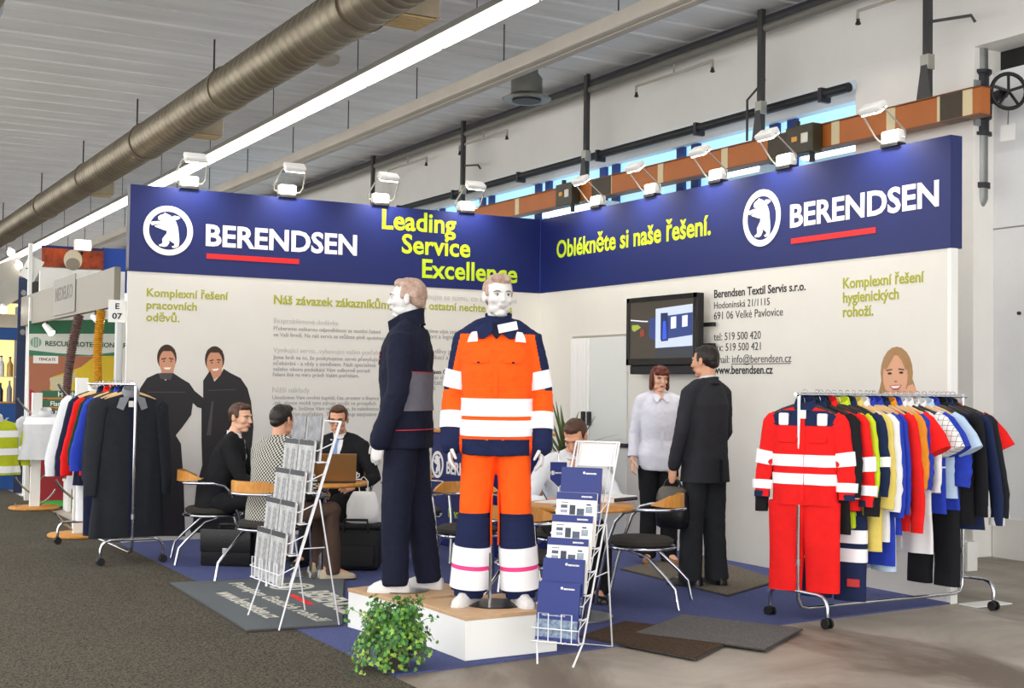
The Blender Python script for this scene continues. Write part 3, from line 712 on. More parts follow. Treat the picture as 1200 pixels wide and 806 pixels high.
# ================================================================== chairs
M_seat = cloth('seat_dark', '3a3734')
def chair(label, loc, rz):
    """round seat, wooden arc back, chrome frame; local +Y is the way a sitter looks"""
    t = thing('armchair', label, 'chair', (loc[0], loc[1], .0115), rz, 'chrome and beech visitor chairs')
    SH, BH = .44, .655
    MB().lathe([(.02, SH-.045), (.19, SH-.045), (.222, SH-.03), (.228, SH-.005), (.20, SH+.012), (.02, SH+.02)], (0, .02, 0), 28).build('seat', M_seat, t, 50)
    arc = [(.255*sin(a), -.02-.255*cos(a)) for a in [math.radians(q) for q in range(-72, 73, 8)]]
    mb = MB(); vs = []
    for i, (x, y) in enumerate(arc):
        k = abs(i/(len(arc)-1)-.5)*2; lo = BH+.012+.02*k**3; hi = BH+.095-.055*max(0, k-.55)/.45
        l = sqrt(x*x+(y+.02)**2); ux, uy = x/l, (y+.02)/l
        vs.append([V((x, y, lo)), V((x, y, hi)), V((x-ux*.014, y-uy*.014, hi)), V((x-ux*.014, y-uy*.014, lo))])
    mb.loft(vs); mb.build('backrest', M_wood, t, 50)
    for s in (-1, 1):
        pts = [(s*.20, .285, .006), (s*.225, .25, .2), (s*.245, .20, .40), (s*.257, .14, .57), (s*.262, .08, .635), (s*.262, 0, BH)]
        MB().tube(pts, .0115, 10).build('front_leg', M_chrome, t, 60)
        MB().tube([(s*.15, .21, SH-.055), (s*.17, .10, SH-.05), (s*.19, -.06, SH-.10), (s*.215, -.19, SH-.22), (s*.232, -.265, .14), (s*.238, -.29, .006)], .0115, 10).build('rear_leg', M_chrome, t, 60)
    rail = [(.262*sin(a), -.02-.262*cos(a), BH) for a in [math.radians(q) for q in range(-84, 85, 8)]]
    MB().tube([(-.262, 0, BH)]+rail+[(.262, 0, BH)], .0115, 10).build('back_rail', M_chrome, t, 60)
    MB().tube([(.236*sin(a), .02+.236*cos(a), SH-.052) for a in [2*PI*i/24 for i in range(25)]], .0105, 8).build('seat_ring', M_chrome, t, 60)
    return t
CH = {}
CH['right'] = chair('empty chrome and beech chair facing the round table, in front of the woman', (-1.99, -4.81), drz(-72))
CH['mid'] = chair('empty beech-backed chair standing in front of the navy counter', DP(547, 640, 9.55), drz(172))
CH['front'] = chair('beech-backed chair tucked under the round table beside the orange trousers', DP(624, 650, 7.98), drz(32))
CH['far'] = chair('beech-backed chair half hidden behind the dark trousers of the mannequin', DP(484, 640, 10.9), drz(150))
CH['suit'] = chair('chrome and beech chair under the man in black suit by the printed figures', DP(246, 640, 10.75), drz(72))
CH['check'] = chair('chrome and beech chair under the man in the checked jacket', DP(312, 650, 9.75), drz(28))
CH['glasses'] = chair('chair under the man in glasses behind the laptop', DP(402, 630, 10.95), drz(188))
CH['writer'] = chair('chair under the man writing at the round table', DP(662, 630, 9.42), drz(172))
for c_ in CH.values(): upd(c_)

# ================================================================== tables
def table(label, c, r):
    t = thing('round_table', label, 'table', (c[0], c[1], .0115), 0)
    MB().lathe([(.02, .69), (r-.01, .69), (r, .70), (r, .716), (r-.006, .72), (.02, .72)], (0, 0, 0), 40).build('tabletop', M_wood, t, 40)
    MB().lathe([(.012, .03), (.032, .03), (.030, .60), (.05, .67), (.12, .689), (.02, .689)], (0, 0, 0), 20).build('column', M_chrome, t, 50)
    MB().lathe([(.01, 0), (.23, 0), (.23, .012), (.05, .03), (.01, .03)], (0, 0, 0), 32).build('base', M_steel, t, 50)
    return t
T1 = table('round beech table with a laptop and a coffee cup', (-3.507, -2.687), .345)
T2 = table('round beech table with papers and a pennant behind the white brochure rack', (-2.69, -5.08), .355)
TZ = .7316
# laptop, cup and papers
lp = F(392, 566, TZ)
t = thing('laptop', 'open laptop with a brown back on the table before the man in glasses', 'laptop', (lp.x, lp.y, TZ), drz(-10))
MB().box((-.16, .0, 0), (.16, .22, .018), .004).build('keyboard_base', M_blackp, t)
R_ = Matrix.Translation((0, .0, .016)) @ Matrix.Rotation(math.radians(14), 4, 'X')
MB().box((-.16, -.008, 0), (.16, .004, .215), .003, R_).build('lid', mat('laptop_brown', '8a6238', .3, .3), t)
MB().box((-.145, .0045, .012), (.145, .006, .2), 0, R_).build('screen', mat('laptop_screen', '6a7a90', .2, emit=.4), t)
lp = F(413, 563.5, TZ)
t = thing('saucer', 'white saucer under the coffee cup on the laptop table', 'saucer', (lp.x, lp.y, TZ))
MB().lathe([(.006, 0), (.04, 0), (.072, .012), (.075, .014), (.04, .006), (.006, .005)], (0, 0, 0), 24).build('dish', M_wpaint, t, 50)
t = thing('coffee_cup', 'white coffee cup on a saucer beside the laptop', 'cup', (lp.x, lp.y, TZ+.0065))
MB().lathe([(.004, 0), (.025, 0), (.036, .03), (.041, .062), (.038, .062), (.033, .03), (.02, .008), (.004, .006)], (0, 0, 0), 24).build('bowl', M_wpaint, t, 50)
MB().tube([(.037, 0, .05), (.055, 0, .048), (.058, 0, .03), (.036, 0, .018)], .005, 6).build('cup_handle', M_wpaint, t)
# papers, binder, monitor, pennant on the second table
M_paper = mat('paper', 'eceae6', .6)
lp = F(657, 589, TZ)
tag(MB().box((-.10, -.14, 0), (.10, .14, .004), 0, Matrix.Translation((lp.x, lp.y, TZ+.0004)) @ Matrix.Rotation(.4, 4, 'Z')).build('paper_sheet', M_paper), 'white sheet of paper under the hand of the writing man', 'paper')
lp = F(716, 587.5, TZ)
t = thing('ring_binder', 'white ring binder lying at the edge of the round table behind the brochure rack', 'binder', (lp.x+.03, lp.y+.02, TZ), .35)
MB().box((-.13, -.10, 0), (.13, .10, .006), .002).build('cover', M_wpaint, t); MB().box((-.125, -.095, .006), (.12, .095, .03), .003).build('pages', M_paper, t); MB().box((-.13, -.10, .0302), (.13, .10, .036), .002).build('cover', M_wpaint, t)
MB().tube([(-.12, -.102, .018), (.12, -.102, .018)], .013, 8).build('spine', M_dark, t)
def pennant(label, P_, hh, w_, rz):
    t = thing('table_pennant', label, 'pennant', P_, rz)
    MB().lathe([(.004, 0), (.035, 0), (.035, .008), (.006, .014), (.004, .014)], (0, 0, 0), 20).build('foot', M_chrome, t, 40)
    MB().cyl((0, 0, .012), (0, 0, hh), .0035, 8).build('pole', M_chrome, t)
    MB().lathe([(.001, hh-.002), (.007, hh+.006), (.001, hh+.016)], (0, 0, 0), 10).build('finial', M_chrome, t, 50)
    z1 = hh-.055; b = hh-.055-w_*1.45
    q = [(-w_/2, z1), (w_/2, z1), (w_/2, b+w_*.45), (0, b), (-w_/2, b+w_*.45)]
    MB().prism(q, lambda u, v, d: V((u, -.010-d, v)), .004).build('flag', mat('pennant_blue', '1c2e78', .6), t)
    mb = MB(); mb.tube([(-w_/2, -.012, z1), (0, -.004, hh-.008), (w_/2, -.012, z1)], .0025, 5); mb.build('cord', M_wpaint, t)
    MB().tube([(-w_/2, -.0155, z1), (-w_/2, -.0155, b+w_*.45), (0, -.0155, b), (w_/2, -.0155, b+w_*.45), (w_/2, -.0155, z1)], .0022, 5).build('fringe', M_wpaint, t)
    zz = z1-w_*.62
    text('BERENDSEN', frame((-w_*.18, -.0150, zz-w_*.04), (1, 0, 0), (0, 0, 1)), w_*.58, M_lett, t, bold=.03)
    SGN[0] = 1; emblem((-w_*.33, zz), lambda u, v, d: V((u, -.0142-d*.1, v)), w_*.12, t, M_lett)
lp = F(654, 594, TZ)
pennant('navy table pennant with white fringe standing on the writing man\'s table', (lp.x, lp.y, TZ), .335, .108, drz(2))

# ================================================================== reception counter
t = thing('reception_counter', 'navy reception counter with bear emblem and company name, behind the mannequins', 'counter', (-1.80, -1.69, .0115)); ct = upd(t)
MB().box((0, -.61, 0), (.55, .61, 1.035), .004).build('body', M_navy, ct)
MB().box((-.04, -.65, 1.036), (.60, .65, 1.062), .006).build('worktop', M_wood, ct)
cfn = lambda u, v, d: V((-.001-d, u, v))
SGN[0] = -1
emblem((.47, .735), cfn, .125, ct, M_lett)
text('BERENDSEN', frame((-.003, .285, .665), (0, -1, 0), (0, 0, 1)), .84, M_lett, ct, bold=.026, height=.116)
MB().box((-.004, -.25, .565), (-.001, .285, .59)).build('red_underline', M_red, ct)
text('K vašim službám', frame((-.003, .23, .27), (0, -1, 0), (0, 0, 1)), .82, M_lime, ct, bold=.006)
lp = F(516, 504.5, 1.0745)
pennant('navy table pennant standing on the navy counter', (-1.64, -1.17, 1.0738), .30, .10, drz(-60))
lp = F(521, 505, 1.0745)
t = thing('glass_bowl', 'small pale bowl on the end of the navy counter', 'bowl', (-1.68, -1.36, 1.0738))
MB().lathe([(.005, 0), (.05, 0), (.06, .006), (.11, .045), (.105, .047), (.055, .012), (.005, .008)], (0, 0, 0), 24).build('dish', mat('pale_ceramic', 'd9d3c6', .3), t, 50)

# ================================================================== wire literature racks
M_book = mat('brochure_navy', '1f2f74', .4); M_photo = mat('brochure_photo', '9db2c9', .45, var=.5, vscale=40, col2='2d3a52')
M_dphoto = mat('leaflet_photo', 'c9cacb', .5, var=.3, vscale=25, col2='77797c')
def brochure(label, M, w, h, style, group):
    """a small stack of leaflets; local origin bottom centre of the front face, leaning with the frame"""
    t = thing('brochure_stack', label, 'brochures', (0, 0, 0), 0, group)
    t.matrix_world = M; t.rotation_mode = 'XYZ'; t.location = M.to_translation(); t.rotation_euler = M.to_euler()
    if style == 'navy':
        MB().box((-w/2, 0, 0), (w/2, .016, h), .002).build('cover', M_book, t)
        MB().box((-w/2+.002, -.0012, h*.06), (w/2-.002, 0, h*.36)).build('cover_photo', M_photo, t)
        text('BERENDSEN', frame((w*.12, -.0015, h*.88), (1, 0, 0), (0, 0, 1)), w*.26, M_lett, t, bold=.03, ext=.0003)
        text('Nájem pracovních oděvů', frame((-w*.36, -.0015, h*.42), (1, 0, 0), (0, 0, 1)), w*.55, M_lett, t, ext=.0003)
        MB().prism(elp(w*.075, h*.905, w*.03, w*.03, 12), lambda u, v, d: V((u, -.001-d, v)), .0006).build('bear_emblem', M_lett, t)
    elif style == 'white':
        MB().box((-w/2, 0, 0), (w/2, .016, h), .002).build('cover', M_paper, t)
        MB().box((-w/2, -.0012, h*.86), (w/2, 0, h-.001)).build('header_band', M_book, t)
        text('BERENDSEN', frame((w*.12, -.0015, h*.91), (1, 0, 0), (0, 0, 1)), w*.26, M_lett, t, bold=.03, ext=.0003)
        for i, (x0, x1, z0, z1) in enumerate(((-.38, -.22, .70, .76), (-.38, -.22, .61, .67), (-.16, -.02, .58, .76), (.02, .2, .56, .70), (.24, .40, .62, .74), (.25, .36, .76, .79), (-.38, -.2, .80, .815))):
            MB().box((w*x0, -.0012, h*z0), (w*x1, 0, h*z1)).build('printed_photo', mat('print_tone%d' % (i % 3), ('4b5568', '8d97a6', '343a48')[i % 3], .5, var=.4, vscale=60), t)
    elif style == 'dark':
        for j in range(3): MB().box((-w/2, j*.007, 0), (w/2, j*.007+.006, h-.004*j), .001).build('brochure', mat('dark_brochure', '3a3b41', .35, var=.5, vscale=14, col2='85878e') if j == 0 else M_paper, t)
    else:
        for j in range(3): MB().box((-w/2+j*.002, j*.007, 0), (w/2-j*.002, j*.007+.006, h-.004*j), .001).build('leaflet', M_paper if j else M_dphoto, t)
        MB().box((-w/2, -.0012, h*.90), (w/2, 0, h)).build('header_band', mat('leaflet_header', '22242c', .5), t)
        for x0, x1 in ((-.3, -.12), (.1, .34)): MB().box((w*x0, -.001, h*.2), (w*x1, 0, h*.8)).build('column_print', mat('newsprint', '8a8a8c', .6, var=.5, vscale=50), t)
    return t
def wire_rack(label, loc, rz, w, H, dep, rows, cols, z0, z1, hb, feetw):
    t = thing('literature_rack', label, 'rack', (loc[0], loc[1], .0125), rz); upd(t)
    y0, y1 = -dep/2, dep/2           # front feet, top of the frame
    def at(z): return y0+(y1-y0)*z/H
    for s in (-1, 1):
        MB().tube([(s*feetw/2, y0, .004), (s*w/2, at(z0), z0), (s*w/2, y1, H)], .0055, 8).build('front_upright', M_wire, t, 60)
        if cols == 2:
            for q in (.013, .026): MB().tube([(s*(w/2-q), at(z0), z0), (s*(w/2-q), y1, H)], .0042, 6).build('side_rod', M_wire, t, 60)
        MB().tube([(s*(w/2-.04), at(z0+.03)+.0, z0), (s*(w/2-.03), y1-.005, H-.02)], .0035, 6).build('side_wire', M_wire, t, 60)
    zj = H*.62
    MB().tube([(-w/2-.004, at(zj)+.012, zj), (-feetw/2, y1, .006), (feetw/2, y1, .006), (w/2+.004, at(zj)+.012, zj)], .005, 8).build('rear_stand', M_wire, t, 60)
    MB().tube([(-w/2, at(zj*.62), zj*.62), (-w/2+.01, y1-(y1-at(zj))*.62, zj*.62)], .003, 6).build('stay', M_wire, t)
    MB().tube([(w/2, at(zj*.62), zj*.62), (w/2-.01, y1-(y1-at(zj))*.62, zj*.62)], .003, 6).build('stay', M_wire, t)
    MB().tube([(-w/2, y1, H), (w/2, y1, H)], .0055, 8).build('top_bar', M_wire, t)
    lean = math.atan2(y1-y0, H)
    Ms = []
    for i in range(rows):
        z = z0+(z1-z0)*i/(rows-1); yb = at(z)
        pw = .075
        pk = MB()
        for q in range(4): pass
        for j in range(cols*3+1):
            x = -w/2+w*j/(cols*3)
            MB().tube([(x, yb, z), (x, yb-pw, z-.004)], .0028, 5).build('pocket_wire', M_wire, t)
        MB().tube([(-w/2, yb, z), (-w/2, yb-pw, z), (w/2, yb-pw, z), (w/2, yb, z)], .0035, 6).build('pocket_base', M_wire, t)
        MB().tube([(-w/2, at(z+.12), z+.12), (-w/2, yb-pw-.002, z+.07), (w/2, yb-pw-.002, z+.07), (w/2, at(z+.12), z+.12)], .0035, 6).build('pocket_rim', M_wire, t)
        cw = w/cols
        for j in range(cols):
            cx = -w/2+cw*(j+.5)
            for s in (-.25, .25):
                x = cx+s*cw
                l = [(x-.11*cw, yb-pw-.004, z-.002), (x-.11*cw, yb-pw-.002, z+hb*.50), (x+.11*cw, yb-pw-.002, z+hb*.50), (x+.11*cw, yb-pw-.004, z-.002)]
                MB().tube(l, .0032, 6).build('loop', M_wire, t, 60)
            Ms.append((i, j, t.matrix_world @ Matrix.Translation((cx, yb-pw+.010, z+.006)) @ Matrix.Rotation(-lean*.30, 4, 'X')))
    return t, Ms
rk, Ms = wire_rack('white wire brochure rack beside the orange mannequin with navy and white brochures', (-3.345, -6.105), -.985+.06, .262, 1.155, .62, 6, 1, .125, .715, .30, .20)
names = ['lowest', 'second lowest', 'third from below', 'third from top', 'second from top', 'topmost']
for (i, j, M), st, lab in zip(Ms, ('navy', 'navy', 'white', 'white', 'white', 'navy'),
        ('navy brochures with photo in the lowest pocket of the brochure rack', 'navy brochures just above the lowest pocket of the brochure rack', 'white-covered brochures right above the two lowest navy brochures',
         'white-covered brochures in the middle of the three white ones', 'white-covered brochures under the topmost navy brochures', 'navy brochures in the topmost pocket under the blank white header card')):
    brochure(lab, M, .236, .305 if st == 'navy' else .29, st, 'brochures in the brochure rack')
# header card of the rack
mb = MB(); mb.box((-.115, .0, 0), (.115, .004, .145), .001, Matrix.Translation((0, .262, 1.02)) @ Matrix.Rotation(-.49, 4, 'X'))
mb.build('header_card', M_paper, rk)
MB().tube([(-.115, .255, 1.0), (-.115, .31, 1.155)], .004, 6).build('card_wire', M_wire, rk); MB().tube([(.115, .255, 1.0), (.115, .31, 1.155)], .004, 6).build('card_wire', M_wire, rk)
rk2, Ms = wire_rack('white wire newspaper rack standing on the slate doormat', (-4.375, -4.46), -PI/2+.03, .50, 1.235, .385, 5, 2, .255, .99, .26, .54)
rows_ = ('lowest', 'second', 'third', 'fourth', 'top')
for (i, j, M) in Ms:
    side = ('far', 'near')[1-j] if False else ('rear', 'front')[j]
    if i == 4:
        brochure('dark brochures in the top row of the newspaper rack, %s one' % side, M, .215, .27, 'dark', 'papers in the newspaper rack')
    else:
        brochure('folded papers in the %s row of the newspaper rack, %s one' % (rows_[i], side), M, .225, .31, 'news', 'papers in the newspaper rack')

# ================================================================== bags and small things
M_leather = mat('black_leather', '141416', .42, bump=.2, bscale=60); M_nylon = mat('black_nylon', '17171b', .75, bump=.2, bscale=150)
P_ = F(266, 664)
t = thing('briefcase', 'black leather briefcase with pale clasp standing by the suited man', 'briefcase', (P_.x, P_.y, .0115), drz(4))
MB().box((-.205, -.06, 0), (.205, .06, .29), .018).build('case', M_leather, t, 40)
MB().box((-.208, -.068, .11), (.208, .066, .297), .012).build('flap', M_leather, t, 40)
MB().box((-.02, -.074, .10), (.02, -.067, .145), .004).build('clasp', M_alu, t)
MB().tube([(-.07, 0, .295), (-.06, 0, .33), (.06, 0, .33), (.07, 0, .295)], .009, 8).build('carry_handle', M_leather, t, 60)
P_ = F(416, 670)
t = thing('travel_bag', 'bulky black travel bag on the carpet beside the dark mannequin', 'bag', (P_.x+.06, P_.y+.10, .0115), drz(0))
MB().box((-.19, -.14, 0), (.19, .14, .33), .05).build('body', M_nylon, t, 40)
MB().box((-.15, -.17, .03), (.15, -.13, .2), .018).build('front_pocket', M_nylon, t, 40)
MB().box((-.19, -.12, .325), (.19, .12, .36), .014).build('top_flap', M_nylon, t, 40)
MB().tube([(-.10, -.13, .30), (-.09, -.15, .40), (.09, -.15, .40), (.10, -.13, .30)], .011, 8).build('strap', M_nylon, t, 60)
M_plastic = mat('white_plastic_bag', 'f2f1ee', .5, bump=.3, bscale=12)
W_ = thing('carrier_bag', 'white plastic carrier bag resting on the black travel bag', 'bag', (P_.x+.10, P_.y+.09, .373), drz(0))
mb = MB(); rg = []
for z, rx, ry in ((0, .10, .07), (.01, .125, .085), (.07, .14, .09), (.15, .125, .075), (.22, .10, .05), (.25, .085, .03)):
    rg.append([V((rx*cos(2*PI*j/24)*(1+.07*sin(5*j+z*30)), ry*sin(2*PI*j/24)*(1+.1*cos(4*j-z*20)), z)) for j in range(24)])
mb.loft(rg); mb.build('bag_body', M_plastic, W_, 60)
MB().tube([(-.03, 0, .24), (-.045, 0, .33), (.0, 0, .37), (.035, 0, .33), (.03, 0, .24)], .010, 6, flat=((0, 1, 0), 1.6, .4)).build('bag_handle', M_plastic, W_, 60)
P_ = F(706, 700)
t = thing('laptop_bag', 'black shoulder bag on the carpet under the round table', 'bag', (P_.x+.0, P_.y+.12, .0115), drz(30))
MB().box((-.13, -.06, 0), (.13, .06, .36), .03).build('body', M_nylon, t, 40); MB().box((-.11, -.078, .04), (.11, -.055, .22), .012).build('front_pocket', M_nylon, t, 40)
MB().tube([(-.12, 0, .33), (-.10, .0, .47), (.05, .0, .5), (.12, 0, .33)], .010, 6, flat=((0, 1, 0), 1.6, .5)).build('strap', M_nylon, t, 60)
P_ = F(699, 702); tag(MB().box((-.05, -.035, 0), (.05, .035, .004), 0, Matrix.Translation((P_.x, P_.y, .0118)) @ Matrix.Rotation(.3, 4, 'Z')).build('leaflet', M_dphoto), 'small pale leaflet lying on the blue carpet by the shoulder bag', 'leaflet')
P_ = F(1133, 668)
tag(MB().box((-.06, -.06, 0), (.06, .06, .24), .004, Matrix.Translation((P_.x, P_.y, 0))).build('white_box', M_wpaint), 'small white upright box on the concrete behind the clothes rail', 'box')
P_ = F(1140, 709)
tag(MB().box((-.16, -.09, 0), (.2, .07, .008), .002, Matrix.Translation((.20, -5.80, .0005))).build('steel_foot', M_wpaint), 'flat white steel foot plate on the concrete at the end of the partition', 'foot plate')

# pot plant behind the writing man
random.seed(3)
P_ = DP(664, 560, 12.45)
t = thing('yucca_plant', 'potted plant with long pointed leaves behind the writing man', 'plant', (P_.x, P_.y, .0115))
MB().lathe([(.02, 0), (.14, 0), (.18, .28), (.19, .30), (.165, .30), (.15, .27), (.02, .27)], (0, 0, 0), 28).build('pot', mat('dark_pot', '35373a', .5), t, 40)
MB().tube([(0, 0, .26), (.01, .01, .5), (0, .02, .80)], [.035, .028, .025], 10).build('stem', mat('yucca_trunk', '6b5a44', .9), t, 60)
M_leaf = mat('yucca_leaf', '4f5f35', .5, var=.35, vscale=5)
for i in range(26):
    a = i*2.4; el = random.uniform(.5, 1.35); L = random.uniform(.45, .68); z0 = random.uniform(.55, .86)
    pts = []; d = V((cos(a), sin(a), 0))
    for k in range(7):
        s = k/6; pts.append(V((0, .02, z0))+d*(L*s*cos(el)*1.1)+V((0, 0, 1))*(L*s*sin(el)-.16*s*s*(1.5-el)))
    side = V((-sin(a), cos(a), 0))
    MB().tube(pts, [.010, .020, .022, .020, .015, .009, .002], 6, flat=(side, 1, .12)).build('leaf', M_leaf, t, 60)

# ivy in a white pot at the corner of the stand
random.seed(11)
P_ = F(474, 792)
t = thing('ivy_plant', 'bushy green ivy plant standing on the floor at the corner of the blue carpet', 'plant', (P_.x, P_.y+.14, .0115)); upd(t)
MB().lathe([(.02, 0), (.075, 0), (.10, .17), (.105, .18), (.09, .18), (.085, .16), (.02, .15)], (0, 0, 0), 28).build('pot', mat('ivy_pot', '3d3a30', .7), t, 40)
M_iv = [mat('ivy_leaf_dark', '35602a', .5, var=.3, vscale=9), mat('ivy_leaf_mid', '4f8a34', .5, var=.3, vscale=9), mat('ivy_leaf_bright', '86a83c', .5, var=.3, vscale=9)]
LEAF = [(0, 0), (.35, -.15), (.75, .05), (.55, .32), (.95, .62), (.45, .62), (0, 1.15), (-.45, .62), (-.95, .62), (-.55, .32), (-.75, .05), (-.35, -.15)]
lf = MB(); vine = MB()
def leaf(p, nrm, s, ci):
    z = nrm.normalized(); x = z.orthogonal().normalized(); a = random.uniform(0, 6.28); y = z.cross(x); ux = x*cos(a)+y*sin(a); uy = z.cross(ux)
    lf.cur = ci; b = len(lf.v)
    lf.add([p+ux*(q[0]*s)+uy*(q[1]*s)-z*(.18*s*abs(q[0])) for q in LEAF], [(0, 1, 2, 3, 11), (3, 4, 5, 11), (5, 6, 7, 11), (7, 8, 9, 11), (9, 10, 11)])
for k in range(175):
    a = random.uniform(0, 6.28); up = random.random()
    if up < .5: tgt = V((cos(a)*random.uniform(.03, .20), sin(a)*random.uniform(.03, .17), random.uniform(.16, .36)))
    else: tgt = V((cos(a)*random.uniform(.12, .235), sin(a)*random.uniform(.12, .22), random.uniform(.005, .15)))
    p0 = V((cos(a)*.05, sin(a)*.05, .17)); mid = (p0+tgt)/2+V((cos(a)*.03, sin(a)*.03, .10))
    pts = []
    for i in range(9):
        s = i/8; pts.append(p0*(1-s)**2+mid*2*s*(1-s)+tgt*s*s)
    vine.tube(pts, .0016, 4)
    for i in range(1, 9):
        for r_ in range(2):
            p = pts[i]+V((random.uniform(-.022, .022), random.uniform(-.022, .022), random.uniform(-.015, .02)))
            nr = V((cos(a), sin(a), .6))+V((random.uniform(-.7, .7), random.uniform(-.7, .7), random.uniform(-.5, .7)))+F2.to_3d()*-.4
            hgt_ = p.z/.36
            ci = random.choices((0, 1, 2), (4, 4, 1 if p.z > .12 else 4))[0]
            leaf(p, nr, random.uniform(.012, .021), ci)
# a trailing side stem
for pts in ([V((-.12, -.05, .22)), V((-.20, -.03, .30)), V((-.25, -.02, .33)), V((-.28, -.02, .29))], [V((.1, 0, .2)), V((.2, .02, .24)), V((.26, .03, .23))], [V((-.15, -.1, .1)), V((-.22, -.08, .08)), V((-.26, -.08, .03))]):
    vine.tube(pts, .0018, 4)
    for p in pts[1:]:
        for r_ in range(3): leaf(p+V((random.uniform(-.03, .03), random.uniform(-.03, .03), random.uniform(-.02, .02))), V((random.uniform(-1, 1), -1, random.uniform(0, 1))), .016, random.choice((0, 1, 2)))
o = lf.build('foliage', M_iv, t, fixn=False); o['kind'] = 'stuff'
o = vine.build('vines', mat('ivy_stem', '5d5a34', .7), t); o['kind'] = 'stuff'
# ================================================================== the neighbouring stand
t = thing('lintel_beam', 'brushed metal lintel with a grey name plate over the next stand', 'lintel', (-4.47, 0, 0)); upd(t)
mb = MB(); mb.box((-.03, .12, 2.17), (.03, 5.4, 2.54), .004); mb.build('beam', mat('lintel_metal', '7f7a6e', .5, .5), t)
ya, yb = PX(63, 345, -4.51).y, PX(88, 340, -4.51).y
MB().box((-.042, yb, 2.20), (-.031, ya, 2.60), .003).build('name_plate', mat('name_plate_grey', '837e75', .5), t)
text('NEDELKO', frame((-.043, ya-.12, 2.36), (0, -1, 0), (0, 0, 1)), (ya-yb)*.80, mat('plate_lettering', '5c5850', .5), t, bold=.012, height=.15)
t = thing('aluminium_post', 'shiny aluminium post at the edge of the white partition', 'post', (-4.44, .14, 0))
MB().box((-.032, -.032, .0), (.032, .032, 2.169), .008).build('profile', M_steel, t); MB().box((-.05, -.05, 0), (.05, .05, .012), .002).build('foot', M_steel, t)
A, B = PY(128, 351, .09), PY(148, 378, .09)
t = thing('stand_number_sign', 'white sign with the stand number E 07', 'sign', ((A.x+B.x)/2-.005, .09, (A.z+B.z)/2))
w_, h_ = (B.x-A.x), (A.z-B.z)
MB().box((-w_/2, 0, -h_/2), (w_/2, .008, h_/2), .001).build('plate', M_wpaint, t)
text('E', frame((-.018, -.002, h_*.10), (1, 0, 0), (0, 0, 1)), .036, M_black, t, bold=.02, height=h_*.26)
text('07', frame((-.045, -.002, -h_*.34), (1, 0, 0), (0, 0, 1)), .09, M_black, t, bold=.02, height=h_*.27)
# banner wall
BY = 4.6
A, B = PY(34, 372, BY), PY(141, 590, BY)
x0, x1, ztop = A.x, B.x+.25, A.z
bn = thing('banner_wall', 'green and white banner wall about rescue protection services with a yellow jacket picture', 'banner', (0, BY, 0)); upd(bn)
MB().box((x0, 0, .02), (x1, .05, ztop+.25), .003).build('panel', M_wpaint, bn)
def ban(name, c, pix, d):
    q = [(PY(x, y, BY).x, PY(x, y, BY).z) for x, y in pix]
    MB().prism(q, lambda u, v, dd: V((u, -.001-d-dd, v)), .001).build(name, mat('banner_'+name, c, .5), bn)
ban('top_band', '2e6b4b', [(34, 376), (141, 374), (141, 391), (34, 391)], 0)
ban('white_band', 'd6d8d0', [(34, 391), (141, 391), (141, 418), (34, 416)], .0005)
ban('green_curve', '3b7a5c', [(34, 410), (70, 414), (105, 416), (141, 412), (141, 417), (34, 417)], .001)
ban('brown_field', 'a96a4e', [(34, 417), (141, 417), (141, 590), (34, 590)], .0002)
ban('red_field', 'a92b38', [(34, 455), (60, 470), (75, 500), (75, 590), (34, 590)], .0006)
ban('yellow_jacket', 'd9b92e', [(60, 442), (95, 430), (110, 418), (141, 415), (141, 470), (110, 455), (75, 462), (58, 456)], .0008)
ban('cream_sleeve', 'c9bd9a', [(58, 443), (90, 436), (80, 462), (60, 458)], .0012)
for k, (y_, s) in enumerate(((462, 'Highly visible'), (473, 'Flame retardant'), (484, 'Fully Waterproof'), (496, ''))):
    ban('slogan_band', '3d6b50', [(48, y_-4.5), (141, y_-4), (141, y_+4), (48, y_+3.6)], .0018)
    ban('slogan_line', 'c9b23a', [(48, y_+3.8), (141, y_+4.2), (141, y_+5), (48, y_+4.6)], .0018)
    if s:
        p = PY((68, 59, 47)[k], y_+2.5, BY); text(s, frame((p.x, -.0045, p.z), (1, 0, 0), (0, 0, 1)), (.46, .52, .60)[k], M_lett, bn, bold=.015)
p = PY(53, 405, BY); text('RESCUE PROTECTION SERVICES', frame((p.x, -.004, p.z), (1, 0, 0), (0, 0, 1)), 1.2, mat('dark_green_print', '24503c', .5), bn, bold=.022)
MB().prism(elp(PY(42, 401, BY).x, PY(42, 401, BY).z, .065, .065, 20), lambda u, v, d: V((u, -.0035-d, v)), .001).build('globe_emblem', mat('globe_green', '7fa08c', .5), bn)
for k in (-.03, 0, .03): MB().box((PY(42, 401, BY).x+k-.003, -.0055, PY(42, 401, BY).z-.055), (PY(42, 401, BY).x+k+.003, -.0046, PY(42, 401, BY).z+.055)).build('globe_line', M_lett, bn)
A, B = PY(39, 416.5, BY), PY(68, 426, BY)
MB().box((A.x, -.006, B.z), (B.x, -.0035, A.z)).build('name_label', M_paper, bn)
text('TENCATE', frame((A.x+.06, -.0068, B.z+.035), (1, 0, 0), (0, 0, 1)), .20, mat('maroon_print', '6b3434', .5), bn, bold=.02)
